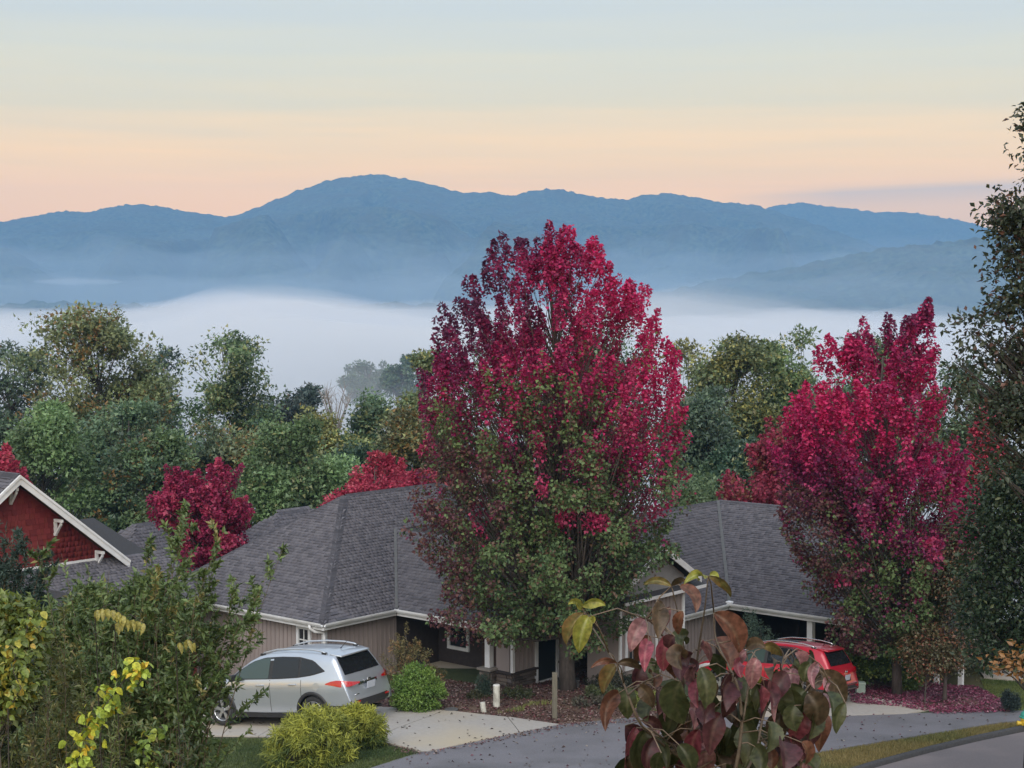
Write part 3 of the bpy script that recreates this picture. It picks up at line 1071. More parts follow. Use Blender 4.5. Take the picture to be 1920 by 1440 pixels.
M['stone_cap'] = pmat('stone_cap', (.2, .18, .16), (.28, .25, .22), 10, .9, .3)
build_house1()

# ---- the second house, L-shaped roof, gabled bay and dark carport
C2 = P(1367, 1132, 54.0)
ZE2 = C2[2]


def h2(a, b, z=None):
    q = C2 + U1 * a + U2 * b
    return np.array([q[0], q[1], ZE2 if z is None else z])


def build_house2():
    zb = -12.9
    root = thing('house', 'tan house with an L-shaped grey roof and dark carport behind the red car', 'house', h2(2, 0, -12.4))
    rise = 2.67
    zr = ZE2 + rise
    la, lb = 4.0, 5.41
    ap = h2(la, lb, zr)
    pl = roof_slab('roof', root, [h2(0, -7.2), h2(0, 0), ap, h2(la, -5.2, zr)])
    pr = roof_slab('roof', root, [h2(0, 0), h2(-9, 0), h2(-9, lb, zr), ap])
    roof_slab('roof', root, [h2(la, -2.5, zr), ap, h2(la + 4, lb), h2(la + 4, -2.5)])
    roof_slab('roof', root, [ap, h2(-9, lb, zr), h2(-9, lb * 2), h2(la, lb * 2)])
    s0 = nrm(h2(la, 0, zr) - h2(0, 0)); s1 = nrm(h2(0, lb, zr) - h2(0, 0))
    O0 = h2(0, -9)
    lay_shingles([(O0, U2, s0, plane2d([h2(0, -3.2), h2(0, 0), ap, h2(la, -5.5, zr), h2(2.6, -5.5, ZE2 + 2.6 / la * rise)], O0, U2, s0), pl),
                  (h2(-9, 0), U1, s1, plane2d([h2(-5.2, 0), h2(0, 0), ap, h2(-4.0, lb, zr)], h2(-9, 0), U1, s1), pr)], .13, 'shingle', 'shingle', GREYS)
    cap_row(pl, h2(la, -5, zr), ap, nrm(-U1 - ZV * .6), nrm(U1 - ZV * .6), .17)
    cap_row(pr, ap, h2(-6, lb, zr), nrm(-U2 - ZV * .5), nrm(U2 - ZV * .5), .17)
    MB().add([h2(0, 0) + ZV * .06 - U2 * .08, h2(0, 0) + ZV * .06 - U1 * .08, ap + ZV * .05 - U1 * .08, ap + ZV * .05 - U2 * .08], [(0, 1, 2, 3)]).build('valley_flashing', M['lid'], pl)
    gutter('gutter', root, h2(0, -3.2), h2(0, 0), -U1)
    gutter('gutter', root, h2(0, 0), h2(-9, 0), -U2)
    MB().cbox(h2(-.05, -.05, ZE2 + .03), U1 * .2, U2 * .2, ZV * .14).build('gutter_corner', M['white'], root, bevel=.02)
    wz = ZE2 - .2
    ins = .4
    wl = wall('wall', root, h2(ins, -7), h2(ins, -.2), zb, wz, -U1, M['siding'])
    battens(wl, h2(ins, -3.6), h2(ins, -.2), zb, wz, -U1, .2)
    wb = wall('carport_wall', root, h2(ins, -.2), h2(ins, 4.2), zb, wz, -U1, M['dark_shade'])
    wall('carport_wall', root, h2(ins, 4.2), h2(-9, 4.2), zb, wz, -U2, M['dark_shade'])
    MB().prism([h2(.3, .05, wz), h2(.3, 4.2, wz), h2(-9, 4.2, wz), h2(-9, .05, wz)], ZV * .03).build('carport_ceiling', M['dark_shade'], root)
    MB().cbox(h2(-3.05, .2, (zb + wz) / 2), U1 * .2, U2 * .2, ZV * (wz - zb)).build('carport_post', M['white'], root, bevel=.008)
    MB().cbox(h2(-1.15, 2.6, (zb + wz) / 2), U1 * .12, U2 * .12, ZV * (wz - zb)).build('carport_post', M['dark_shade'], root)
    MB().cbox(h2(-6.2, .2, (zb + wz) / 2), U1 * .2, U2 * .2, ZV * (wz - zb)).build('carport_post', M['white'], root, bevel=.008)
    # white lamp fixture on the post
    MB().cbox(h2(-3.05, .06, -11.5), U1 * .1, U2 * .08, ZV * .22).build('wall_lamp', M['black_plastic'], root, bevel=.01)
    # gabled bay standing proud of the left wing
    ga, gl, gr, gz, gp = -.6, -7.4, -3.3, -8.66, -7.46
    gm = (gl + gr) / 2
    bay = MB().prism([h2(ga, gl + .3, zb), h2(ga, gr - .3, zb), h2(ga, gr - .3, gz), h2(ga, gm, gp - .12), h2(ga, gl + .3, gz)], U1 * 1.2).build('bay_wall', M['siding'], root)
    battens(bay, h2(ga, gl + .3), h2(ga, gr - .3), zb, -9.05, -U1, .2)
    MB().prism([h2(ga - .01, gl + .35, -9.02), h2(ga - .01, gr - .35, -9.02), h2(ga - .01, gr - .35, gz - .05), h2(ga - .01, gm, gp - .2), h2(ga - .01, gl + .35, gz - .05)], -U1 * .02).build('gable_panel', M['gable_panel'], root)
    k = (gp - gz) / (gm - gl)
    rl = roof_slab('bay_roof', root, [h2(ga - .35, gl - .1, gz - .1 * k), h2(ga - .35, gm, gp), h2(3, gm, gp), h2(3, gl - .1, gz - .1 * k)], .08)
    rr = roof_slab('bay_roof', root, [h2(ga - .35, gm, gp), h2(ga - .35, gr + .1, gz - .1 * k), h2(2.2, gr + .1, gz - .1 * k), h2(3, gm, gp)], .08)
    for q0, q1 in ((h2(ga - .37, gl - .1, gz - .1 * k), h2(ga - .37, gm, gp)), (h2(ga - .37, gr + .1, gz - .1 * k), h2(ga - .37, gm, gp))):
        MB().prism([q0 + ZV * .03, q1 + ZV * .03, q1 - ZV * .19, q0 - ZV * .19], -U1 * .04).build('bargeboard', M['white'], root)
    pent = MB().prism([h2(ga - .3, gl + .2, -9.06), h2(ga - .3, gr + .55, -9.06), h2(ga, gr + .55, -8.96), h2(ga, gl + .2, -8.96)], ZV * .03).build('pent_roof', M['roof_base'], root)
    MB().box(h2(ga - .32, gl + .2, -9.13), U2 * (gr - gl + .35), U1 * .03, ZV * .1).build('pent_trim', M['white'], root)
    for b_ in (gr - .36, -5.15, gl + .36):
        MB().cbox(h2(ga - .02, b_, (zb - 9.13) / 2), U2 * .11, U1 * .05, ZV * (-9.13 - zb)).build('corner_board', M['white'], root)
    window(root, h2(ga, -6.3, -10.4), U2, -U1, .8, 1.4, (1, 1), .11)
    # porch posts farther right, seen through the maple
    for a_ in (-7.4, -8.2):
        MB().cbox(h2(a_, .4, -11.4), U1 * .14, U2 * .14, ZV * 2.6).build('porch_post', M['white'], root)
    return root


M['gable_panel'] = pmat('gable_panel', (.22, .22, .225), (.27, .27, .275), 5, .7)
build_house2()

# ---- red shingled house at the left edge
R0 = P(20, 891, 48.3)


def hr(a, b, z):
    q = R0 + U1 * a + U2 * b
    return np.array([q[0], q[1], R0[2] + z])


def build_red_house():
    root = thing('house', 'red shingle-sided house with a white-trimmed gable at the left edge', 'house', hr(3, 0, -7))
    k = 3.02 / 3.9
    hw = 3.9
    ov = -.45
    roofs = []
    for sg in (1, -1):
        roofs.append(roof_slab('roof', root, [hr(ov, 0, .02), hr(ov, sg * hw, -hw * k + .02), hr(7, sg * hw, -hw * k + .02), hr(7, 0, .02)], .12))
    sL = nrm(hr(0, 0, 0) - hr(0, -hw, -hw * k))
    lay_shingles([(hr(0, -hw, -hw * k), U1, sL, plane2d([hr(ov, -2, -2 * k), hr(ov, 0, 0), hr(3.5, 0, 0), hr(3.5, -2, -2 * k)], hr(0, -hw, -hw * k), U1, sL), roofs[1])], .13, 'shingle', 'shingle', GREYS)
    cap_row(roofs[1], hr(ov, 0, .02), hr(3.5, 0, .02), nrm(U2 - ZV * .7), nrm(-U2 - ZV * .7), .17)
    for sg in (1, -1):
        q0, q1 = hr(ov - .02, 0, .04), hr(ov - .02, sg * (hw + .05), -(hw + .05) * k + .04)
        MB().prism([q0, q1, q1 - ZV * .27, q0 - ZV * .29], -U1 * .045).build('bargeboard', M['white'], root)
        MB().prism([q0 - ZV * .0 - U1 * .05, q1 - U1 * .05, q1 - ZV * .08 - U1 * .05, q0 - ZV * .09 - U1 * .05], -U1 * .03).build('rake_trim', M['white'], root)
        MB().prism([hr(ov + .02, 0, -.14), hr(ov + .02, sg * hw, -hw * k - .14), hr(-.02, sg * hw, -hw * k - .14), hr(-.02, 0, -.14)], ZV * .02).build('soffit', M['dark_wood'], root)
    g = MB().prism([hr(0, -hw + .3, -7), hr(0, hw - .3, -7), hr(0, hw - .3, -(hw - .3) * k - .15), hr(0, 0, -.15), hr(0, -hw + .3, -(hw - .3) * k - .15)], U1 * .15).build('wall', M['red_wall'], root)
    poly = [(-hw + .35, -3.1), (hw - .35, -3.1), (hw - .5, -(hw - .5) * k - .3), (0, -.3), (-hw + .5, -(hw - .5) * k - .3)]
    lay_shingles([(hr(-.012, 0, 0), U2, ZV, poly, g)], .17, 'shingle', 'wall_shingle', REDS, 300, 0.0)
    # knee braces under the rake
    for b_ in (-.05, 1.5, 3.0):
        zt = -abs(b_) * k - .3
        br = MB()
        br.cbox(hr(-.05, b_, zt - .28), U1 * .09, U2 * .09, ZV * .52)
        br.cbox(hr(-.22, b_, zt - .06), U1 * .42, U2 * .085, ZV * .09)
        a0, a1 = hr(-.08, b_, zt - .46), hr(-.38, b_, zt - .1)
        br.prism([a0 - U2 * .035, a1 - U2 * .035, a1 - U2 * .035 - ZV * .09, a0 - U2 * .035 - ZV * .09], U2 * .07)
        br.build('bracket', M['white'], root)
    # lower roofs in front of the gable with white trim
    lw = roof_slab('lower_roof', root, [hr(-.02, -1.2, -2.95), hr(-.02, 5.6, -2.95), hr(-2.4, 5.6, -4.35), hr(-2.4, -1.2, -4.35)], .1)
    MB().box(hr(-.03, -1, -2.97), U2 * 4.2, -U1 * .03, ZV * .09).build('flashing', M['white'], root)
    so = hr(-2.4, -1.2, -4.35); ss = nrm(hr(-.02, -1.2, -2.95) - so)
    lay_shingles([(so, U2, ss, [(0, 0), (6.8, 0), (6.8, 2.7), (0, 2.7)], lw)], .13, 'shingle', 'shingle', GREYS, 0)
    gutter('gutter', root, hr(-2.45, -1.2, -4.36), hr(-2.45, 5.6, -4.36), -U1)
    lr2 = roof_slab('lower_roof', root, [hr(.6, 4.0, -3.55), hr(.6, 6.2, -3.55), hr(3.8, 5.6, -2.2), hr(3.8, 4.0, -2.2)], .1)
    gutter('gutter', root, hr(.55, 3.6, -3.6), hr(.55, 6.2, -3.6), -U1)
    wall('wall', root, hr(.9, 3.9, 0), hr(.9, 5.9, 0), R0[2] - 7, R0[2] - 3.7, -U1, M['siding'])
    # small front gable below, white rakes
    for sg in (1, -1):
        q0, q1 = hr(-3.2, .6, -3.45), hr(-3.2, .6 + sg * 2.1, -3.45 - 2.1 * k)
        roof_slab('porch_roof', root, [q0, q1, q1 + U1 * 2.4, q0 + U1 * 2.4], .1)
        MB().prism([q0 + ZV * .03 - U1 * .03, q1 + ZV * .03 - U1 * .03, q1 - ZV * .2 - U1 * .03, q0 - ZV * .22 - U1 * .03], -U1 * .04).build('bargeboard', M['white'], root)
    MB().prism([hr(-3.0, -1.3, -5.1), hr(-3.0, 2.5, -5.1), hr(-3.0, .6, -3.6)], U1 * .1).build('porch_gable', M['red_wall'], root)
    MB().box(hr(-3.12, -1.4, -5.2), U2 * 4.0, U1 * .12, ZV * .14).build('porch_beam', M['white'], root)
    for b_ in (-1.2, 2.45):
        MB().cbox(hr(-3.05, b_, -6.1), U1 * .22, U2 * .22, ZV * 1.9).build('porch_post', M['white'], root)
    wall('wall', root, hr(-2, -1.2, 0), hr(-2, 5.4, 0), R0[2] - 7, R0[2] - 4.3, -U1, M['red_wall'])
    return root


build_red_house()


def back_roof(label, apex, d, dirs, eave_drop, half, wallc, ridge_len, hip=True):
    """a farther house of which only the roof and eaves show over the trees"""
    A = P(apex[0], apex[1], d)
    u, v = dirs
    root = thing('house', label, 'house', A - ZV * 4.5)
    ze = A[2] - eave_drop
    def q(a, b, z):
        r = A + u * a + v * b
        return np.array([r[0], r[1], z])
    h = half
    f = [q(-h, -h, ze), q(-h, ridge_len + h, ze), q(h, ridge_len + h, ze), q(h, -h, ze)]
    r0, r1 = q(0, 0, A[2]), q(0, ridge_len, A[2])
    ps = [[f[3], f[0], r0], [f[0], f[1], r1, r0], [f[1], f[2], r1], [f[2], f[3], r0, r1]]
    sl = [roof_slab('roof', root, pp, .1) for pp in ps]
    s_a = nrm(r0 - (f[3] + f[0]) / 2); s_b = nrm(q(0, 0, A[2]) - q(-h, 0, ze))
    lay_shingles([(f[0], u, s_a, plane2d(ps[0], f[0], u, s_a), sl[0]), (f[0], v, s_b, plane2d(ps[1], f[0], v, s_b), sl[1])], .2, 'shingle', 'shingle', GREYS, 0)
    cap_row(sl[0], r0, r1, nrm(u - ZV * .6), nrm(-u - ZV * .6), .17, .4)
    gutter('gutter', root, f[3], f[0], -v); gutter('gutter', root, f[0], f[1], -u)
    wall('wall', root, q(-h + .4, -h + .4, 0), q(h - .4, -h + .4, 0), ze - 3, ze - .2, -v, M[wallc])
    wall('wall', root, q(-h + .4, -h + .4, 0), q(-h + .4, ridge_len + h - .4, 0), ze - 3, ze - .2, -u, M[wallc])
    return root


back_roof('small grey hip roof of a house between the red gable and the crimson tree', (252, 984), 68, (U1, U2), 2.6, 3.6, 'siding', 4.0)
back_roof('grey roof of a house rising just behind the left slope of the brown house', (520, 962), 70, (U1, U2), 3.2, 4.2, 'siding', 2.0)

# ------------------------------------------------------------------ vehicles
def build_car(name, label, axle_front, axle_rear_dir, right_dir, mats, kind, S=1.0):
    """x runs from the nose to the tail, y to the right side, z up from the road; axle_front = road point under the left front wheel"""
    L_ = 4.57
    XF, XR, TR = .93, 3.59, .79             # axle positions, half track
    back = nrm(axle_rear_dir)
    right = nrm(right_dir - back * np.dot(right_dir, back))
    upv = nrm(np.cross(back, right))
    org = axle_front - back * XF * S + right * TR * S
    mw = Matrix([[back[i] * S, right[i] * S, upv[i] * S, org[i]] for i in range(3)] + [[0, 0, 0, 1]])
    root = thing(name, label, 'car', org + back * 2.3)

    def put(nm, mb_or_me, mat=None, par=None, smooth=True, bevel=0):
        me = mb_or_me.mesh(nm, mat, smooth, bevel) if isinstance(mb_or_me, MB) else mb_or_me
        o = bpy.data.objects.new(nm, me)
        col.objects.link(o)
        p = par or root
        o.parent = p
        if p is root:
            o.matrix_parent_inverse = Matrix.Translation(-root.location)
            o.matrix_basis = mw
        else:
            o.matrix_parent_inverse = Matrix.Identity(4)
        return o

    tx = [0, .02, .06, .16, .4, .75, 1.05, 1.2, 1.45, 1.75, 2.0, 2.3, 2.7, 3.1, 3.5, 3.85, 4.08, 4.16, 4.28, 4.38, 4.44, 4.49, 4.53, 4.57]
    tz = [.52, .66, .78, .88, .965, 1.03, 1.075, 1.12, 1.29, 1.47, 1.575, 1.64, 1.665, 1.662, 1.64, 1.60, 1.56, 1.49, 1.31, 1.13, 1.02, .86, .72, .60]
    bx = [0, .1, .35, .6, 1.3, 3.2, 4.0, 4.35, 4.57]
    bz = [.34, .26, .24, .23, .22, .22, .26, .33, .42]

    def zt(x): return np.interp(x, tx, tz)
    def zbm(x): return np.interp(x, bx, bz)

    def W(x, z):
        x = np.asarray(x, float); z = np.asarray(z, float)
        low = .912 - .035 * np.clip((.62 - z) / .35, 0, 1.3) ** 2 - .03 * np.clip((z - .8) / .25, 0, 1) ** 2
        hi = .882 - (z - 1.05) * .36
        w = np.where(z < 1.05, low, np.minimum(hi, low))
        w = w * (1 - .24 * np.clip((.95 - x) / .95, 0, 1) ** 2.4) * (1 - .13 * np.clip((x - 3.6) / .97, 0, 1) ** 1.9)
        f = (z - zbm(x)) / np.maximum(zt(x) - zbm(x), .05)
        w = w - .05 * np.clip((f - .88) / .12, 0, 1) ** 2
        return w

    xs = np.unique(np.concatenate([np.linspace(0, .2, 8), np.linspace(.2, 4.0, 96), np.linspace(4.0, 4.57, 26)]))
    fs = np.concatenate([np.linspace(0, .86, 22), np.array([.9, .93, .96, .98, 1.0])])
    nx, nf = len(xs), len(fs)
    V, F = [], []
    for x in xs:
        zl, zh = zbm(x), zt(x)
        for f in fs:
            z = zl + (zh - zl) * f
            V.append((x, -float(W(x, z)), z))
    base_r = len(V)
    V += [(x, -y, z) for x, y, z in V]
    cols_t = np.linspace(-1, 1, 11)[1:-1]
    base_t = len(V)
    for x in xs:
        wt = float(W(x, zt(x)))
        crown = .035 * np.clip((x - 1.5) / .5, 0, 1) * np.clip((4.1 - x) / .3, 0, 1) + .03 * np.clip((1.2 - x) / .5, 0, 1) * np.clip(x / .2, 0, 1)
        for t in cols_t:
            V.append((x - (.05 * (1 - t * t) if x < .3 else 0) + (.03 * (1 - t * t) if x > 4.3 else 0), t * wt, zt(x) + crown * (1 - t * t)))

    def arch(x, z):
        return min(math.hypot(x - XF, z - .37), math.hypot(x - XR, z - .37)) < .40
    for i in range(nx - 1):
        for j in range(nf - 1):
            q = [i * nf + j, (i + 1) * nf + j, (i + 1) * nf + j + 1, i * nf + j + 1]
            cx = sum(V[k][0] for k in q) / 4; cz = sum(V[k][2] for k in q) / 4
            if not arch(cx, cz):
                F.append(tuple(q)); F.append(tuple(base_r + k for k in q[::-1]))
        n = len(cols_t)
        def trow(i):
            return [i * nf + nf - 1] + [base_t + i * n + k for k in range(n)] + [base_r + i * nf + nf - 1]
        r0, r1 = trow(i), trow(i + 1)
        for k in range(len(r0) - 1):
            F.append((r0[k], r1[k], r1[k + 1], r0[k + 1]))
    for i in (0, nx - 1):      # nose and tail closing strips
        n = len(cols_t)
        tr = [i * nf + nf - 1] + [base_t + i * n + k for k in range(n)] + [base_r + i * nf + nf - 1]
        lo = len(V)
        zb_ = zbm(xs[i])
        for k in tr:
            V.append((V[k][0], V[k][1], zb_))
        for k in range(len(tr) - 1):
            F.append((tr[k], tr[k + 1], lo + k + 1, lo + k))
    body = MB(); body.v = V; body.f = F
    put('body', body, mats['paint'])

    def side_patch(nm, xa, zl, zu, mat, off=.006, par=None, rows=5, cols=14, both=True, sides=None):
        for sg in sides or ((-1, 1) if both else (-1,)):
            mb = MB()
            X = np.linspace(xa[0], xa[-1], cols)
            lo = np.interp(X, xa, zl); hi = np.interp(X, xa, zu)
            for i in range(cols):
                for j in range(rows):
                    z = lo[i] + (hi[i] - lo[i]) * j / (rows - 1)
                    mb.v.append((X[i], sg * (float(W(X[i], z)) + off), z))
            for i in range(cols - 1):
                for j in range(rows - 1):
                    q = (i * rows + j, (i + 1) * rows + j, (i + 1) * rows + j + 1, i * rows + j + 1)
                    mb.f.append(q if sg < 0 else q[::-1])
            put(nm, mb, mat, par)

    # glass
    side_patch('window_trim', [1.22, 1.5, 1.85, 2.2, 2.7, 3.2, 3.6, 3.93], [1.08, 1.075, 1.08, 1.085, 1.095, 1.12, 1.17, 1.25], [1.1, 1.29, 1.47, 1.555, 1.575, 1.565, 1.49, 1.27], M['black_plastic'], .004, cols=30)
    if kind == 'red':
        side_patch('chrome_trim', [1.3, 1.6, 1.95, 2.3, 2.8, 3.3, 3.62, 3.93], [1.13, 1.34, 1.52, 1.565, 1.582, 1.572, 1.49, 1.26], [1.16, 1.37, 1.545, 1.59, 1.607, 1.597, 1.52, 1.29], M['chrome'], .012, cols=30, rows=3)
    side_patch('front_window', [1.36, 1.6, 1.85, 2.1, 2.36], [1.105, 1.1, 1.1, 1.1, 1.105], [1.14, 1.33, 1.455, 1.525, 1.55], mats['front_glass'], .009)
    side_patch('rear_window', [2.46, 2.7, 3.0, 3.2], [1.11, 1.115, 1.13, 1.14], [1.553, 1.56, 1.556, 1.53], M['glass'], .009)
    side_patch('quarter_window', [3.26, 3.45, 3.65, 3.86], [1.15, 1.17, 1.2, 1.25], [1.53, 1.5, 1.43, 1.275], M['glass'], .009)

    def top_patch(nm, ya, yb, x0, x1, mat, off=.006, par=None, n=8, m=8, curve=0.0):
        """on the upper surface between two stations; ya/yb = half widths at each end"""
        mb = MB()
        X = np.linspace(x0, x1, n)
        for i, x in enumerate(X):
            hw = ya + (yb - ya) * i / (n - 1)
            for j in range(m):
                t = -1 + 2 * j / (m - 1)
                y = hw * t
                sl = np.array([zt(x + .01) - zt(x - .01), .02])
                nn = np.array([-sl[0], sl[1]]) / np.hypot(*sl)
                wt = float(W(x, zt(x))); tt = y / wt
                bul = .03 * (1 - tt * tt) if x > 4.3 else 0
                crown = (.035 * np.clip((x - 1.5) / .5, 0, 1) * np.clip((4.1 - x) / .3, 0, 1) + .03 * np.clip((1.2 - x) / .5, 0, 1) * np.clip(x / .2, 0, 1)) * (1 - tt * tt)
                mb.v.append((x + nn[0] * off + bul, y, zt(x) + crown + nn[1] * off))
        for i in range(n - 1):
            for j in range(m - 1):
                mb.f.append((i * m + j, (i + 1) * m + j, (i + 1) * m + j + 1, i * m + j + 1))
        return put(nm, mb, mat, par)
    top_patch('windscreen', .74, .60, 1.2, 1.98, M['glass_green'], .008)
    rg = top_patch('rear_glass', .585, .66, 4.13, 4.37, M['glass'], .008)
    # spoiler over the rear glass
    sp = MB()
    sp.prism([(3.95, -.6, 1.585), (4.24, -.55, 1.525), (4.24, .55, 1.525), (3.95, .6, 1.585)], np.array([0, 0, .035]))
    put('spoiler', sp, mats['paint'], bevel=.012)
    wp = MB(); wp.tube([(4.375, 0, 1.15), (4.352, .16, 1.195), (4.33, .36, 1.225)], .012, 5)
    put('wiper', wp, M['black_plastic'], None)
    # tailgate: shut lines, handle bar, plate recess and plate, badge
    top_patch('tailgate_bar', .36, .36, 4.465, 4.485, M['chrome'] if kind == 'silver' else M['tail_red'], .012, n=3)
    top_patch('plate_recess', .3, .3, 4.50, 4.54, M['black_plastic'] if kind == 'red' else mats['paint'], .004, n=3)
    pl = MB().cbox((4.585, .02, .84 if kind == 'silver' else .8), np.array([.012, 0, 0]), np.array([0, .31, 0]), np.array([.03, 0, .155]))
    po = put('licence_plate', pl, M['plate'], smooth=False)
    bd = MB().cbox((4.555, 0, .965), np.array([.014, 0, 0]), np.array([0, .12, 0]), np.array([-.01, 0, .055]))
    put('badge', bd, M['chrome'], bevel=.005)
    bd = MB().cbox((4.56, -.5, .7), np.array([.008, .0, 0]), np.array([0, .16, 0]), np.array([0, 0, .022]))
    put('badge', bd, M['chrome'])
    # tail lamps wrap from the side onto the tail
    for sg in (-1, 1):
        mb = MB()
        prof = [(3.98, .975, .995), (4.12, .955, 1.04), (4.26, .93, 1.06), (4.36, .91, 1.055)]
        for x, lo, hi in prof:
            for z in (lo, (lo + hi) / 2, hi):
                mb.v.append((x, sg * (float(W(min(x, 4.36), z)) + .012), z))
        for (x, y, lo, hi) in ((4.475, .74, .91, 1.03), (4.52, .6, .92, 1.0), (4.55, .42, .94, .975)):
            for z in (lo, (lo + hi) / 2, hi):
                mb.v.append((x + .03 + (1.03 - z) * .25, sg * y, z))
        for i in range(6):
            for j in range(2):
                q = (i * 3 + j, (i + 1) * 3 + j, (i + 1) * 3 + j + 1, i * 3 + j + 1)
                mb.f.append(q if sg < 0 else q[::-1])
        put('tail_lamp', mb, M['tail_red'])
    # dark lower cladding, sills and bumper
    side_patch('sill', [.55, 1.32, 3.2, 4.1], [.235, .225, .225, .27], [.30, .33, .34, .36], M['black_plastic'], .012, rows=4, cols=40) if False else None
    side_patch('sill', [1.36, 2.2, 3.16], [.225, .222, .225], [.345, .335, .35], M['black_plastic'], .014, rows=4, cols=20)
    side_patch('rear_bumper_side', [4.0, 4.2, 4.4, 4.565], [.27, .3, .36, .42], [.52, .5, .5, .52], M['black_plastic'], .01, rows=4, cols=10)
    rb = MB()
    for y in np.linspace(-.78, .78, 13):
        bul = .04 * (1 - (y / .78) ** 2)
        for x, z in ((4.55, .40), (4.59, .44), (4.6, .5), (4.585, .58)):
            rb.v.append((x + bul - .05 * abs(y / .78) ** 4, y, z))
    for i in range(12):
        for j in range(3):
            rb.f.append((i * 4 + j, i * 4 + j + 1, (i + 1) * 4 + j + 1, (i + 1) * 4 + j))
    put('rear_bumper', rb, M['black_plastic'])
    for sg in (-1, 1):
        r_ = MB().cbox((4.625, sg * .55, .55), np.array([.01, 0, 0]), np.array([0, .14, 0]), np.array([0, 0, .035]))
        put('reflector', r_, M['tail_red'], smooth=False)
    fb = MB()
    for y in np.linspace(-.66, .66, 9):
        bul = -.06 * (1 - (y / .66) ** 2)
        for x, z in ((.03, .3), (-.005, .4), (-.005, .5)):
            fb.v.append((x + bul + .02, y, z))
    for i in range(8):
        for j in range(2):
            fb.f.append((i * 3 + j, i * 3 + j + 1, (i + 1) * 3 + j + 1, (i + 1) * 3 + j))
    put('front_bumper', fb, M['black_plastic'])
    side_patch('front_bumper_side', [.02, .25, .5], [.3, .25, .235], [.44, .42, .38], M['black_plastic'], .008, rows=4)
    side_patch('headlamp', [.06, .2, .42, .62], [.7, .73, .8, .88], [.76, .84, .91, .935], M['lamp_clear'], .008)
    # wheel arches: trim ring and dark liner
    for xc in (XF, XR):
        for sg in (-1, 1):
            ring = MB()
            for k in range(25):
                a = math.radians(-18 + 216 * k / 24)
                for r in (.375, .385, .43, .455):
                    x, z = xc + r * math.cos(a), .37 + r * math.sin(a)
                    z_ = max(z, .2)
                    o_ = .022 if r in (.385, .43) else .0
                    ring.v.append((x, sg * (float(W(x, min(z_, zt(x)))) + o_), z_))
            for k in range(24):
                for j in range(3):
                    q = (k * 4 + j, (k + 1) * 4 + j, (k + 1) * 4 + j + 1, k * 4 + j + 1)
                    ring.f.append(q if sg < 0 else q[::-1])
            put('wheel_arch', ring, M['black_plastic'])
            ln = MB()
            for k in range(19):
                a = math.radians(-10 + 200 * k / 18)
                for y in (.9, .55):
                    ln.v.append((xc + .42 * math.cos(a), sg * y, .37 + .42 * math.sin(a)))
            for k in range(18):
                ln.f.append((k * 2, k * 2 + 1, (k + 1) * 2 + 1, (k + 1) * 2))
            n0 = len(ln.v)
            ln.v += [(xc + .42 * math.cos(2 * math.pi * k / 16), sg * .56, .37 + .42 * math.sin(2 * math.pi * k / 16)) for k in range(16)]
            ln.f.append(tuple(range(n0, n0 + 16)))
            put('wheel_liner', ln, M['rubber'])
    # under tray
    put('under_tray', MB().box((.3, -.75, .2), np.array([4.0, 0, 0]), np.array([0, 1.5, 0]), np.array([0, 0, .06])), M['rubber'], smooth=False)
    # door shut lines, handles, fuel flap, mirrors
    for xa in (1.3, 2.41, 3.3):
        xt = {1.3: 1.3, 2.41: 2.41, 3.3: 3.42}[xa]
        side_patch('shut_line', [xa - .006, xa + .006], [.36 if xa < 3 else .62] * 2, [1.075, 1.08], M['black_plastic'], .002, cols=2, rows=8)
    side_patch('character_line', [1.4, 2.4, 3.3, 4.0], [.86, .895, .92, .94], [.868, .903, .928, .948], mats['paint'], .012, rows=3, cols=20)
    for xh, zh in ((2.12, .955), (3.06, .975)):
        for sg in (-1, 1):
            y = float(W(xh, zh)) + .022
            put('door_handle', MB().cbox((xh, sg * y, zh), np.array([.2, 0, .008]), np.array([0, .03, 0]), np.array([0, 0, .032])), M['chrome'] if kind == 'red' else mats['paint'], bevel=.01)
    ff = MB()
    yf = float(W(3.72, .93))
    ff.v = [(3.72 + .085 * math.cos(2 * math.pi * k / 20), float(W(3.72 + .085 * math.cos(2 * math.pi * k / 20), .93 + .085 * math.sin(2 * math.pi * k / 20))) * -1 - .005, .93 + .085 * math.sin(2 * math.pi * k / 20)) for k in range(20)]
    ff.f = [tuple(range(20))]
    put('fuel_flap', ff, mats['paint'])
    for sg in (-1, 1):
        m_ = MB().cbox((1.42, sg * 1.0, 1.13), np.array([.11, sg * .03, 0]), np.array([0, sg * .2, 0]), np.array([.0, 0, .15]))
        mo = put('side_mirror', m_, M['black_plastic'] if kind == 'silver' else mats['paint'], bevel=.03)
    # roof rails with dark feet, aerial
    for sg in (-1, 1):
        pts = [(x, sg * (.60 if x > 2 else .585), float(zt(x)) + h) for x, h in ((1.98, .01), (2.1, .055), (2.5, .07), (3.0, .072), (3.5, .07), (3.78, .055), (3.9, .012))]
        rr = put('roof_rail', MB().tube(pts, .021, 6), M['chrome'] if kind == 'red' else mats['rail'])
        for x in (2.06, 3.82):
            put('rail_foot', MB().cbox((x, sg * .6, float(zt(x)) + .02), np.array([.14, 0, -.005]), np.array([0, .05, 0]), np.array([0, 0, .05])), M['black_plastic'], bevel=.008)
    put('aerial', MB().tube([(3.78, .05, 1.63), (3.84, .05, 1.68), (3.98, .05, 1.80)], [.014, .008, .005], 5), M['black_plastic'])
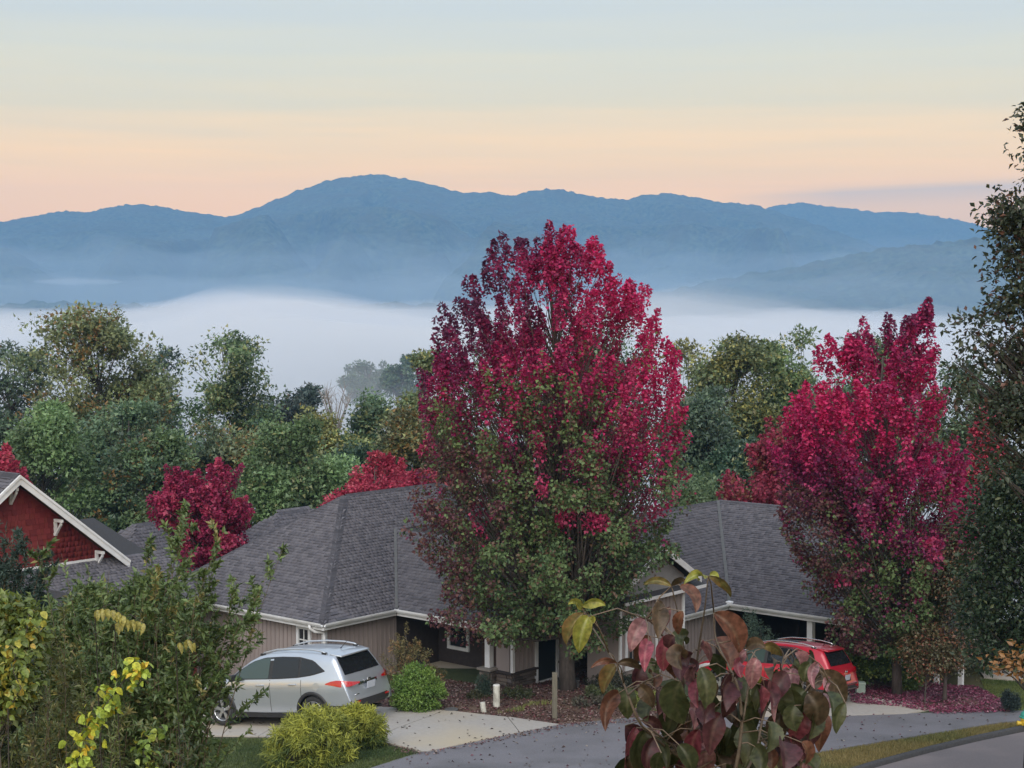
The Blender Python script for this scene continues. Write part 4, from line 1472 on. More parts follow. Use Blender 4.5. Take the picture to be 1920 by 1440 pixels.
    if kind == 'red':
        top_patch('sunroof', .42, .42, 2.35, 3.1, M['glass'], .006)
        for zz in (.6, .7):
            pass
        put('bumper_strip', MB().cbox((4.64, 0, .62), np.array([.015, 0, 0]), np.array([0, 1.1, 0]), np.array([0, 0, .03])), M['chrome'], bevel=.005)
        put('bumper_strip', MB().cbox((4.655, 0, .48), np.array([.015, 0, 0]), np.array([0, 1.2, 0]), np.array([0, 0, .035])), M['chrome'], bevel=.005)

    # wheels
    def lathe(prof, n=28):
        mb = MB()
        for k in range(n):
            a = 2 * math.pi * k / n
            for r, y in prof:
                mb.v.append((r * math.cos(a), y, r * math.sin(a)))
        m = len(prof)
        for k in range(n):
            for j in range(m - 1):
                a, b = k * m, ((k + 1) % n) * m
                mb.f.append((a + j, b + j, b + j + 1, a + j + 1))
        return mb
    tyre = lathe([(.235, -.1), (.25, -.118), (.31, -.125), (.345, -.11), (.36, -.07), (.362, 0), (.36, .07), (.345, .11), (.31, .125), (.25, .118), (.235, .1)]).mesh('tyre', M['rubber'], True)
    rim = lathe([(.25, -.105), (.24, -.112), (.228, -.1), (.215, -.06), (.2, .02), (.2, .08)])
    for k in range(5):
        for da in (-.13, .13):
            a = 2 * math.pi * k / 5 + .3
            ca, sa = math.cos(a + da * .4), math.sin(a + da * .4)
            cb, sb = math.cos(a + da), math.sin(a + da)
            p0 = np.array([ca * .05, -.085, sa * .05]); p1 = np.array([cb * .235, -.1, sb * .235])
            t = nrm(p1 - p0); side = nrm(np.cross(t, [0, 1, 0])) * .02
            rim.prism([p0 - side, p1 - side, p1 + side, p0 + side], np.array([0, .03, 0]))
    rim.tube([(0, -.1, 0), (0, -.06, 0)], .06, 12)
    rim = rim.mesh('rim', M['alloy'])
    disc = lathe([(.0, -.02), (.19, -.02), (.2, .02)]).mesh('brake', M['black_plastic'])
    for xc in (XF, XR):
        for sg in (-1, 1):
            we = bpy.data.objects.new('wheel', disc)
            col.objects.link(we)
            we.parent = root
            we.matrix_parent_inverse = Matrix.Translation(-root.location)
            rot = Matrix.Identity(4) if sg < 0 else Matrix.Rotation(math.pi, 4, 'Z')
            we.matrix_basis = mw @ Matrix.Translation((xc, sg * (TR - .01), .362)) @ rot
            for nm, me in (('tyre', tyre), ('rim', rim)):
                o = bpy.data.objects.new(nm, me)
                col.objects.link(o)
                o.parent = we
    return root


sf = ground_hit(424, 1363)
fwd = np.array([-.866, .5, 0.0]); rgt = np.array([.5, .866, 0.0])
def along(p, v, h=2.0):
    q0 = float(G(p[0], p[1])); q = p + v * h
    return nrm(np.array([v[0] * h, v[1] * h, float(G(q[0], q[1])) - q0]))
sf[2] = float(G(sf[0], sf[1])) + .05
build_car('suv', 'silver SUV with red tail lamps parked on the concrete drive', sf, along(sf, -fwd, 2.66), along(sf, rgt, 1.6),
          {'paint': M['silver'], 'front_glass': M['glass_green'], 'rail': M['silver']}, 'silver', 1.2)
rf = ground_hit(1352, 1307)
rfwd = nrm(np.array([-.80, .60, 0])); rrgt = np.array([rfwd[1], -rfwd[0], 0])
rf[2] = float(G(rf[0], rf[1])) + .05
build_car('suv', 'red SUV with chrome roof rails half hidden behind the dogwood leaves', rf, along(rf, -rfwd, 2.66), along(rf, rrgt, 1.6),
          {'paint': M['red_paint'], 'front_glass': M['glass_green'], 'rail': M['chrome']}, 'red')

# ------------------------------------------------------------------ foliage
def leaves_mesh(name, c, ax, nr, ln, wd, colr, mat, fold=.25, shape='leaf'):
    """many small pointed leaves: c base points, ax tip directions, nr face normals, ln lengths, wd widths"""
    ax = nrm(ax)
    side = nrm(np.cross(ax, nr)); up = np.cross(side, ax)
    ln = np.asarray(ln)[:, None]; wd = np.asarray(wd)[:, None]
    n = len(c)
    if shape == 'strip':
        V = np.stack([c - side * wd / 2, c + side * wd / 2, c + ax * ln + side * wd * .25, c + ax * ln - side * wd * .25], 1).reshape(-1, 3)
        i = np.arange(n)[:, None] * 4
        F = i + np.array([[0, 1, 2, 3]])
        return np_mesh(name, V, F, np.repeat(colr, 4, 0), mat)
    if shape == 'tri':
        V = np.stack([c - side * wd * .55, c + side * wd * .55, c + ax * ln], 1).reshape(-1, 3)
        return np_mesh(name, V, np.arange(n * 3).reshape(-1, 3), np.repeat(colr, 3, 0), mat)
    mid = c + ax * ln * .42
    V = np.stack([c, mid - side * wd / 2 + up * wd * fold, c + ax * ln - up * ln * .12, mid + side * wd / 2 + up * wd * fold], 1).reshape(-1, 3)
    i = np.arange(n)[:, None] * 4
    F = np.concatenate([i + np.array([[0, 1, 2]]), i + np.array([[0, 2, 3]])])
    return np_mesh(name, V, F, np.repeat(colr, 4, 0), mat)


def mixc(a, b, t):
    a = np.asarray(a, float); b = np.asarray(b, float)
    t = np.asarray(t)[:, None]
    return a * (1 - t) + b * t


def crown_points(rows, d, n, rnd, edge=.4, depth=.85, sub=1, spread=.3):
    """clump centres inside an outline given by photograph rows (y, x left, x right) standing d metres away"""
    ys = np.array([r[0] for r in rows], float)
    zz = np.array([P((r[1] + r[2]) / 2, r[0], d)[2] for r in rows])
    cx = np.array([P((r[1] + r[2]) / 2, r[0], d)[0] for r in rows])
    rr = np.array([(r[2] - r[1]) / 2 / FOC * d for r in rows])
    t = np.linspace(0, 1, 400)
    ti = np.linspace(0, 1, len(rows))
    rt_ = np.interp(t, (zz[0] - zz) / (zz[0] - zz[-1]), rr)
    w = np.cumsum(rt_ ** 1.3); w /= w[-1]
    u = rnd.random(n)
    h = np.interp(u, w, t)                       # 0 top .. 1 bottom
    z = zz[0] + (zz[-1] - zz[0]) * h
    hh = (zz[0] - zz) / (zz[0] - zz[-1])
    c = np.interp(h, hh, cx); r = np.interp(h, hh, rr)
    th = rnd.random(n) * 2 * math.pi
    fr = rnd.random(n) ** edge
    x = c + r * fr * np.cos(th)
    y = d + r * fr * np.sin(th) * depth
    if sub > 1:      # gather the clumps round boughs so that the crown breaks into masses with gaps between
        k = max(1, n // sub)
        par = rnd.integers(0, k, n)
        g = rnd.normal(0, .62, (n, 3))
        rr_ = np.clip(r[par], .25 * r.max(), None) * spread
        x = x[par] + g[:, 0] * rr_; y = y[par] + g[:, 1] * rr_; z = z[par] + g[:, 2] * rr_ * .75
        h = np.clip((zz[0] - z) / (zz[0] - zz[-1]), 0, 1)
    return np.stack([x, y, z], 1), h, fr, th, r, (cx, zz, rr)


def plant(name, label, cat, d, rows, base_px, colour, leaf=(.14, .1), clumps=80, per=120, size=.12, group=None, seed=1, trunk=.2, mat='leaf', bark='bark',
          style='round', edge=.4, rise=.9, limbs=True, depth=.85, base_y=None, droop=.25, shape='leaf', crown_name='crown', trunk_name='trunk', sparse=0.0, size_top=None, sub=1, spread=.3, limb_k=.42, gap=1.1):
    rnd = np.random.default_rng(seed)
    pts, h, fr, th, r, prof = crown_points(rows, d, clumps, rnd, edge, depth, sub, spread)
    bp = P(base_px, 1000, d)
    bx, by = bp[0], d
    bz = float(G(bx, by)) if base_y is None else base_y
    root = thing(name, label, cat, (bx, by, bz), group)
    H = prof[1][0] - bz
    ztop, zlow = prof[1][0], prof[1][-1]
    # trunk and limbs
    mb = MB()
    tz = np.linspace(bz - .15, ztop - .12 * (ztop - zlow), 8)
    tcx = np.interp(tz, prof[1][::-1], prof[0][::-1])
    k = np.clip((tz - bz) / max(ztop - bz, .1), 0, 1)
    txy = bx + (tcx - bx) * k + rnd.normal(0, .02 * H * .3, 8) * k
    tyy = by + rnd.normal(0, .02 * H * .3, 8) * k
    tp = np.stack([txy, tyy, tz], 1)
    trad = trunk * (1 - .88 * k) ** 1.0
    trad[0] *= 1.35
    if trunk > 0:
        mb.tube(tp, trad, 8)
    dirs = np.zeros((clumps, 3))
    for i in range(clumps):
        hd = math.hypot(pts[i, 0] - np.interp(pts[i, 2], tz, txy), pts[i, 1] - by)
        za = max(min(pts[i, 2] - hd * rise - .04 * H, tz[-2]), bz + .12 * H if trunk > 0 else bz)
        s0 = np.array([np.interp(za, tz, txy), np.interp(za, tz, tyy), za])
        v = pts[i] - s0
        m1 = s0 + v * .45 + np.array([0, 0, -.06 if style == 'round' else .0]) * np.linalg.norm(v) + rnd.normal(0, .05, 3) * np.linalg.norm(v)
        e = pts[i]
        dirs[i] = nrm(e - m1)
        if limbs:
            r0 = max(np.interp(za, tz, trad) * limb_k, .012 * d / 50) if trunk > 0 else .02
            mb.tube([s0, m1, e], [r0, r0 * .55, max(r0 * .16, .006 * d / 50)], 4, False)
    if mb.v:
        mb.build(trunk_name, M[bark], root, smooth=True)
    # leaves
    n = clumps * per
    ci = np.repeat(np.arange(clumps), per)
    sz = size * (H if size < 1 else 1.0) * (1.0 + .5 * (rnd.random(clumps) - .5))
    if size_top is not None:
        sz = sz * (size_top + (1 - size_top) * np.clip(h * 2, 0, 1))
    g = rnd.normal(0, 1, (n, 3))
    if style == 'plume':
        hz = np.clip((h - .35) / .35, 0, 1)[:, None]
        ax = nrm(dirs * .8 + np.array([0, 0, .75]) * (1 - hz) + hz * (dirs * [1, 1, .2] * .9 + [0, 0, .05]))[ci]
        t = rnd.random(n) ** .8
        rad = (1 - t) ** .75 * .42 + .05 + .22 * np.clip((h[ci] - .4) / .3, 0, 1)
        perp = g - ax * np.sum(g * ax, 1, keepdims=True)
        perp = nrm(perp) * (rnd.random(n) ** .6)[:, None]
        off = ax * ((t - .35) * 1.7)[:, None] + perp * rad[:, None]
        outd = nrm(perp + ax * .3)
    elif style == 'fan':         # flat layered sprays
        off = g * [.75, .75, .22]
        outd = nrm(g * [1, 1, .3])
    elif style == 'cone':
        off = g * .45
        outd = nrm(g + [0, 0, .4])
    else:
        off = nrm(g) * (rnd.random(n) ** .45)[:, None] * [1, 1, .72]
        outd = nrm(g + [0, 0, .35])
    c = pts[ci] + off * sz[ci][:, None]
    keep = np.ones(n, bool)
    if sparse:
        keep = rnd.random(n) > sparse * (vnoise(c[:, 0] * gap + c[:, 1] * gap * .6 + 5, c[:, 2] * gap * 1.1 + c[:, 1] * gap * .3) > .52)
    nr = nrm(outd * .85 + [0, 0, .45] + rnd.normal(0, .42, (n, 3)))
    ax2 = nrm(outd + rnd.normal(0, .6, (n, 3)) - [0, 0, droop])
    lk = rnd.uniform(.5, 1.35, n); ln = leaf[0] * lk; wd = leaf[1] * lk * rnd.uniform(.75, 1.15, n)
    hh = np.clip((ztop - c[:, 2]) / max(ztop - zlow, .1), 0, 1)
    C = colour(rnd, hh, rnd.random(clumps)[ci], rnd.random(n), (c[:, 0] - np.interp(c[:, 2], prof[1][::-1], prof[0][::-1])) / np.maximum(np.interp(c[:, 2], prof[1][::-1], prof[2][::-1]), .1), c)
    C = np.clip(C, .003, .9)
    me = leaves_mesh(crown_name, c[keep], ax2[keep], nr[keep], ln[keep], wd[keep], C[keep], M[mat], shape=shape)
    link(crown_name, me, root)
    return root


def greens(a, b, accent=None, share=.0, dark=.25, tone=0.0):
    """leaf colours between two tones by clump, a share of accent-coloured leaves"""
    def f(rnd, h, rc, rl, xx, c):
        C = mixc(a, b, np.clip(rc * .75 + rl * .45 - .1, 0, 1))
        C = C * (1 - dark + 2 * dark * rnd.random(len(h)))[:, None]
        if tone:
            C = C * (1 - tone + 2 * tone * vnoise(c[:, 0] * .55 + 20, c[:, 2] * .55 + c[:, 1] * .3))[:, None]
        if accent is not None:
            m = (rnd.random(len(h)) < np.where(rc > 1 - share * 1.6, .55, share * .15))
            C[m] = np.asarray(accent) * (.7 + .6 * rnd.random(m.sum()))[:, None]
        return C
    return f


CRIM, RUBY, WINE, PINK = (.53, .022, .13), (.28, .017, .095), (.115, .026, .078), (.52, .085, .19)
LG, DG, BR = (.18, .26, .10), (.072, .13, .065), (.15, .07, .05)


def maple_colour(red_to, green_from, bright=1.0, right_bright=.3, patch=3):
    """crimson crown passing through wine and brown into green lower leaves, clump by clump"""
    def f(rnd, h, rc, rl, xx, c):
        n = len(h)
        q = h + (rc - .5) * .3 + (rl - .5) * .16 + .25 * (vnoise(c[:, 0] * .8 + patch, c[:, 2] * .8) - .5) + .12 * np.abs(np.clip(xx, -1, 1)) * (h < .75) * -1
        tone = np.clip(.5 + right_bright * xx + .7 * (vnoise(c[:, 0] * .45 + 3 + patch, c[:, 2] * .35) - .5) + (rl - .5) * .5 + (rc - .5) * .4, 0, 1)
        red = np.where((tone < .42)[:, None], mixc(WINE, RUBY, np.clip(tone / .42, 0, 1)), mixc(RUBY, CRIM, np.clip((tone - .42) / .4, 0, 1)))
        pk = (rl > .9) & (tone > .5)
        red[pk] = mixc(red[pk], np.broadcast_to(PINK, red[pk].shape), np.full(pk.sum(), .6))
        red = red * bright
        gr = mixc(DG, LG, np.clip(rl * .6 + rc * .6 - .1, 0, 1))
        br = mixc((.11, .065, .05), (.22, .14, .09), rl)
        t = np.clip((q - red_to) / max(green_from - red_to, .01), 0, 1)
        C = red.copy()
        mid = (t > .25) & (t < .85)
        pick = rnd.random(n)
        C = np.where((pick < np.clip(t * 1.5 - .25, 0, 1))[:, None], np.where((rnd.random(n) < .33 * (1 - np.abs(t - .5)))[:, None], br, gr), C)
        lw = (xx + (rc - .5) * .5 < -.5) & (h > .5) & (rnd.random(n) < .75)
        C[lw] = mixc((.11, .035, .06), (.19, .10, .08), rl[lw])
        spot = (vnoise(c[:, 0] * 1.25 + 40 + patch, c[:, 2] * 1.0 + 9) > .80) & (h < .8) & (t > .3)
        C[spot] = mixc(CRIM, PINK, rl[spot]) * bright * .8
        return C * (.75 + .5 * rnd.random(n))[:, None]
    return f


# ---- the large maple in front of the houses
plant('maple_tree', 'large maple with crimson top and green lower branches between the two houses', 'tree', 46.5,
      [(452, 1020, 1060), (468, 950, 1110), (495, 895, 1140), (525, 868, 1160), (560, 855, 1195), (600, 838, 1225), (640, 818, 1245), (690, 800, 1270), (740, 792, 1280),
       (800, 790, 1280), (860, 800, 1285), (930, 800, 1278), (1000, 790, 1265), (1060, 788, 1240), (1110, 795, 1215), (1155, 820, 1190), (1195, 870, 1140)],
      1066, maple_colour(.24, .60, right_bright=.32), (.105, .09), clumps=760, per=150, size=.047, seed=21, trunk=.2, limb_k=.26, mat='maple_leaf', bark='bark', style='plume', edge=.5, rise=1.5, depth=.95, size_top=.85)
plant('maple_tree', 'second tall crimson maple at right with olive lower branches over the leaf-strewn bed', 'tree', 47.0,
      [(592, 1722, 1752), (610, 1665, 1750), (645, 1580, 1745), (685, 1535, 1748), (735, 1520, 1755), (800, 1482, 1775), (870, 1464, 1795), (940, 1475, 1828), (1000, 1488, 1838),
       (1060, 1510, 1812), (1110, 1535, 1785), (1160, 1560, 1760), (1215, 1590, 1740)],
      1686, maple_colour(.42, .80, 1.1, .0, 11), (.105, .09), clumps=500, per=145, size=.048, seed=5, trunk=.13, limb_k=.3, mat='maple_leaf', bark='bark', style='plume', edge=.45, rise=1.3, depth=.95, size_top=.85)
plant('maple_tree', 'dull red bushy maple behind the right-hand roof', 'tree', 66,
      [(795, 1485, 1520), (830, 1430, 1560), (880, 1400, 1580), (930, 1385, 1590), (990, 1390, 1580)], 1490,
      greens((.22, .03, .06), (.42, .06, .11), (.2, .08, .05), .15), (.16, .13), clumps=200, per=100, size=.07, seed=6, trunk=.12, mat='maple_leaf', edge=.5, sub=6, spread=.32, style='plume')
plant('maple_tree', 'round crimson maple between the red house and the brown roof', 'tree', 64,
      [(885, 345, 420), (910, 322, 448), (950, 308, 460), (990, 305, 458), (1030, 312, 445), (1060, 330, 430)], 382,
      greens((.17, .016, .06), (.50, .045, .13), (.55, .09, .17), .2), (.14, .12), clumps=260, per=100, size=.06, seed=8, trunk=.11, mat='maple_leaf', edge=.5, sub=6, spread=.32, style='plume')
for k, (lab, d, rows, sd) in enumerate((
        ('scarlet maple crown showing just over the brown roof ridge', 74, [(868, 670, 725), (885, 645, 760), (915, 638, 770), (960, 640, 770)], 9),
        ('low scarlet maple crown beside the ridge end left of the big maple', 77, [(884, 765, 810), (900, 740, 830), (930, 730, 840), (970, 735, 840)], 10),
        ('scrap of red maple crown above the red house at the left edge', 70, [(866, -30, 12), (880, -60, 22), (905, -80, 30), (940, -80, 30)], 12),
        ('small pink-red maple standing between the dark trees at right', 62, [(795, 1842, 1858), (815, 1830, 1868), (845, 1818, 1872), (880, 1815, 1865), (915, 1815, 1855)], 13))):
    plant('maple_tree', lab, 'tree', d, rows, sum(r[1] + r[2] for r in rows) / len(rows) / 2,
          greens((.34, .03, .07), (.54, .07, .13), (.58, .14, .18), .2), (.16, .13), clumps=120, per=90, size=.06, seed=sd, trunk=.1, mat='maple_leaf', edge=.5, sub=5, spread=.32, style='plume')

# ---- the wood behind the houses: every tree its own
OLIVE, MID, DEEP, BLUE, YEL, LIME = (.25, .27, .12), (.13, .20, .10), (.055, .105, .07), (.075, .115, .10), (.34, .33, .11), (.16, .26, .10)
AUT = (.22, .13, .04)
WOOD = [
    # label, d, rows, base x, colours (a, b, accent, share), leaf, clumps, per, size, edge, sparse, seed
    ('broad olive oak with a domed crown, tallest tree at the left', 108, [(585, 170, 200), (600, 90, 225), (630, 78, 262), (670, 62, 280), (720, 60, 296), (780, 75, 300), (850, 90, 300), (920, 110, 290)], 185, (MID, OLIVE, AUT, .10), (.27, .2), 190, 105, .075, .45, 0.0, 31),
    ('blue-green tree with thin top at the far left edge', 112, [(655, 10, 40), (680, -30, 75), (740, -50, 90), (820, -60, 95), (920, -60, 90)], 20, (BLUE, MID, AUT, .04), (.27, .2), 110, 100, .08, .45, .2, 32),
    ('airy green tree with open branches left of the fog gap', 108, [(630, 432, 482), (648, 365, 492), (680, 338, 515), (720, 335, 545), (770, 350, 545), (830, 370, 535), (920, 390, 520)], 436, (DEEP, LG, OLIVE, .12), (.25, .19), 105, 95, .062, .6, .45, 33),
    ('slim dark tree between the oak and the airy tree', 124, [(668, 305, 325), (700, 295, 345), (760, 288, 352), (850, 290, 355), (950, 290, 350)], 322, (DEEP, BLUE, OLIVE, .06), (.28, .2), 80, 95, .075, .5, 0.0, 34),
    ('bright green bushy tree low behind the red house', 84, [(775, 70, 110), (800, 30, 140), (850, 10, 155), (900, 5, 160), (960, 5, 160), (1000, 10, 150)], 80, (MID, LIME, None, 0), (.22, .16), 150, 105, .09, .45, 0.0, 35),
    ('dark green tree in the middle of the left wood', 92, [(760, 215, 265), (800, 170, 310), (860, 155, 330), (920, 150, 330), (1000, 160, 320)], 240, (DEEP, MID, OLIVE, .06), (.24, .18), 160, 100, .085, .45, 0.0, 36),
    ('brownish green tree right above the small back roof', 86, [(820, 250, 310), (860, 215, 345), (910, 205, 360), (970, 205, 360), (1020, 215, 350)], 285, (DEEP, LG, AUT, .10), (.22, .16), 130, 100, .09, .45, 0.0, 37),
    ('grey-green tree below the airy tree', 96, [(800, 390, 440), (840, 355, 490), (900, 345, 510), (960, 350, 510), (1010, 360, 500)], 430, (DEEP, OLIVE, AUT, .10), (.24, .18), 140, 100, .09, .45, 0.0, 38),
    ('dusky tree with blue-grey leaves left of the bare tree', 132, [(722, 490, 520), (745, 470, 560), (790, 465, 575), (850, 470, 575), (920, 475, 570)], 520, (BLUE, (.05, .055, .05), AUT, .03), (.3, .22), 80, 90, .085, .5, .15, 39),
    ('narrow dark vine-hung tree beside the bare tree', 134, [(716, 566, 580), (745, 552, 596), (790, 545, 604), (850, 545, 604), (920, 550, 600)], 575, ((.03, .036, .036), BLUE, None, 0), (.28, .2), 60, 80, .07, .6, .35, 40),
    ('yellow-green tree in front of the bare tree', 102, [(765, 610, 650), (790, 588, 670), (830, 580, 690), (880, 575, 690), (940, 580, 690)], 635, (MID, YEL, (.24, .2, .05), .2), (.24, .18), 100, 100, .085, .5, 0.0, 41),
    ('dark green tree with two knobby tops right of the yellow-green one', 104, [(742, 655, 715), (770, 640, 726), (810, 635, 728), (870, 630, 725), (940, 640, 720)], 682, (DEEP, MID, OLIVE, .08), (.24, .18), 110, 100, .075, .5, .1, 42),
    ('fresh green tree behind the brown roof', 86, [(800, 530, 580), (840, 490, 620), (890, 475, 645), (950, 475, 650), (1000, 480, 640)], 560, (MID, LIME, OLIVE, .1), (.22, .16), 160, 105, .085, .45, 0.0, 43),
    ('dark tree low behind the scarlet maples', 90, [(850, 640, 700), (880, 600, 740), (930, 590, 780), (990, 595, 780)], 680, (DEEP, (.04, .07, .035), None, 0), (.22, .16), 120, 100, .1, .45, 0.0, 44),
    ('loose yellowish tree left of the big maple', 104, [(655, 775, 810), (690, 745, 830), (730, 728, 850), (780, 735, 850), (850, 745, 850)], 795, (MID, (.13, .12, .05), YEL, .15), (.25, .19), 90, 85, .072, .6, .4, 45),
    ('olive brown tree with a pale trunk beside the big maple', 92, [(785, 745, 800), (820, 725, 840), (870, 720, 860), (940, 725, 860)], 790, ((.05, .06, .03), OLIVE, AUT, .15), (.23, .17), 110, 95, .1, .5, .1, 46),
    ('tall olive-gold tree behind the right-hand roof', 104, [(618, 1380, 1420), (645, 1340, 1440), (690, 1318, 1450), (750, 1310, 1455), (820, 1305, 1455), (900, 1310, 1450)], 1385, (MID, (.14, .13, .04), YEL, .18), (.26, .19), 150, 105, .075, .45, 0.0, 47),
    ('tall fresh green tree with a flat top left of the second maple', 106, [(622, 1440, 1500), (650, 1425, 1525), (700, 1420, 1545), (770, 1420, 1560), (850, 1420, 1560), (930, 1425, 1550)], 1480, (MID, LG, YEL, .08), (.26, .19), 160, 105, .075, .45, 0.0, 48),
    ('thin pale tree just right of the big maple', 116, [(650, 1290, 1315), (690, 1270, 1330), (750, 1262, 1340), (830, 1262, 1340), (920, 1265, 1335)], 1300, (OLIVE, (.12, .12, .06), YEL, .1), (.27, .2), 70, 85, .075, .6, .35, 49),
    ('dark bluish tree low between the maple and the right roof', 88, [(735, 1290, 1330), (780, 1255, 1360), (840, 1245, 1380), (900, 1245, 1385), (970, 1250, 1380)], 1310, (BLUE, MID, None, 0), (.22, .16), 140, 100, .085, .45, 0.0, 50),
    ('deep green tree right over the second roof ridge', 86, [(830, 1385, 1430), (860, 1350, 1460), (910, 1340, 1480), (970, 1340, 1480)], 1410, (DEEP, (.04, .075, .04), OLIVE, .08), (.22, .16), 110, 100, .1, .45, 0.0, 51),
    ('green tree hidden behind the second maple crown', 98, [(640, 1600, 1660), (690, 1560, 1720), (760, 1550, 1760), (850, 1550, 1780), (950, 1555, 1780)], 1660, (DEEP, MID, YEL, .08), (.24, .18), 150, 95, .085, .45, 0.0, 52),
    ('dim green tree filling the gap left of the dark right-hand tree', 96, [(700, 1780, 1850), (760, 1750, 1900), (850, 1740, 1960), (950, 1745, 1960)], 1850, (DEEP, MID, AUT, .06), (.24, .18), 130, 95, .1, .45, 0.0, 53),
    ('green tree seen behind the crown of the big maple', 100, [(640, 930, 1100), (700, 880, 1200), (800, 860, 1230), (900, 860, 1230)], 1040, (DEEP, MID, None, 0), (.26, .19), 120, 90, .11, .45, 0.0, 54),
]
for lab, d, rows, bx_, cc, lf, cl, per, sz, ed, spz, sd in WOOD:
    lf = (lf[0] * .92, lf[1] * .92); per = int(per * 1.35); sz *= .62; cl = int(cl * 1.9)
    plant('forest_tree', lab, 'tree', d, rows, bx_, greens(*cc, dark=.3, tone=.5), lf, cl, per, sz, 'trees of the wood behind the houses', sd, trunk=.24, bark='bark_dark', edge=ed, sparse=max(spz * 1.6, .62), gap=.75, shape='tri', depth=.8, sub=8, spread=.36 if spz < .3 else .27, limb_k=.3)
plant('shrub', 'pale green leafy shrub at the ridge left of the right-hand roof', 'shrub', 72, [(912, 1270, 1330), (930, 1255, 1345), (965, 1250, 1350), (1010, 1255, 1345)], 1300,
      greens(MID, (.14, .19, .09), None, 0), (.2, .13), 60, 90, .14, seed=55, trunk=.06)
for k, (lab, d, rows) in enumerate((('ghostly tree standing in the fog left of the big maple', 475, [(668, 745, 765), (682, 730, 785), (705, 720, 795), (740, 715, 795)]),
                                    ('low row of fog-veiled treetops beyond the fog gap', 495, [(676, 690, 705), (688, 655, 735), (705, 640, 745), (735, 640, 745)]))):
    plant('fog_tree', lab, 'tree', d, rows, 740 - 40 * k, greens(DEEP, MID), (.8, .6), 110, 60, .06, seed=60 + k, trunk=.3, depth=.8, sub=6, spread=.3)

# the bare tree: only branches
def bare_tree():
    rnd = np.random.default_rng(3)
    d = 118
    b = P(628, 850, d)
    root = thing('bare_tree', 'leafless grey tree fanning its twigs before the fog', 'tree', (b[0], d, float(G(b[0], d))))
    mb = MB()
    bz = float(G(b[0], d))
    top = P(628, 800, d)[2]
    mb.tube([(b[0], d, bz), (b[0] + .1, d, top)], [.2, .1], 6)
    for k in range(16):
        tx, ty = rnd.uniform(592, 664), rnd.uniform(718, 770)
        e = P(tx, ty, d + rnd.uniform(-1.5, 1.5))
        s0 = np.array([b[0], d, top - rnd.uniform(0, 2)])
        m = s0 + (e - s0) * .5 + np.array([0, 0, .3])
        mb.tube([s0, m, e], [.07, .04, .012], 4)
        for j in range(5):
            f = rnd.uniform(.45, .95)
            q = m + (e - m) * f if f > .5 else s0 + (m - s0) * f * 2
            mb.tube([q, q + rnd.normal(0, .35, 3) + [0, 0, .7]], [.022, .008], 3)
    mb.build('branches', M['bark_pale'], root)


bare_tree()

# ---- dark trees at the right edge
def dark_leaf(rnd, h, rc, rl, xx, c):
    C = mixc((.034, .048, .03), (.075, .095, .055), np.clip(rc * .6 + rl * .5, 0, 1))
    m = rnd.random(len(h)) < .14
    C[m] = np.array((.10, .05, .035)) * (.6 + .8 * rnd.random(m.sum()))[:, None]
    return C * (.75 + .5 * rnd.random(len(h)))[:, None]


plant('cherry_tree', 'tall dark tree leaning in along the right edge of the view', 'tree', 26,
      [(205, 1925, 1990), (235, 1905, 2020), (270, 1912, 2040), (310, 1935, 2060), (350, 1925, 2080), (390, 1895, 2100), (430, 1878, 2100), (480, 1868, 2100), (530, 1862, 2100), (600, 1845, 2100), (650, 1825, 2100), (700, 1800, 2100), (760, 1790, 2100), (820, 1812, 2100), (880, 1840, 2100)],
      2060, dark_leaf, (.105, .06), clumps=330, per=90, size=.036, sub=5, spread=.3, seed=71, trunk=.17, bark='bark_dark', edge=.5, rise=.5, depth=.6, sparse=.75, gap=1.7)
plant('cherry_tree', 'dense dark green tree below the leaning one at the right edge', 'tree', 34,
      [(870, 1850, 2050), (920, 1820, 2060), (980, 1800, 2060), (1040, 1800, 2060), (1100, 1800, 2050), (1160, 1810, 2040), (1220, 1830, 2020), (1245, 1850, 2000)],
      1935, greens((.026, .045, .026), (.05, .085, .04), (.11, .13, .06), .08), (.11, .07), clumps=190, per=110, size=.075, seed=72, trunk=.1, bark='bark_dark', edge=.5, rise=.5, depth=.6)
plant('dogwood_tree', 'small brown-and-green dogwood to the right of the second maple trunk', 'tree', 45.8,
      [(985, 1765, 1840), (1040, 1745, 1850), (1100, 1725, 1850), (1160, 1715, 1850), (1210, 1710, 1845), (1255, 1735, 1820)],
      1775, greens((.05, .06, .03), (.12, .11, .055), (.2, .10, .06), .3), (.1, .06), clumps=130, per=85, size=.085, seed=73, trunk=.06, style='fan', edge=.5, rise=.5, depth=.7, sparse=.2)
plant('dogwood_branch', 'low branch with orange-brown leaves reaching in at the lower right', 'branch', 20,
      [(1210, 1890, 1990), (1235, 1870, 1990), (1262, 1880, 1990)], 1990, greens((.22, .10, .035), (.34, .18, .06), (.08, .09, .035), .2), (.085, .05), clumps=26, per=20, size=.06, seed=74, trunk=.02, style='fan', edge=.8, rise=.2, depth=.4, base_y=float(G(6.9, 20)))

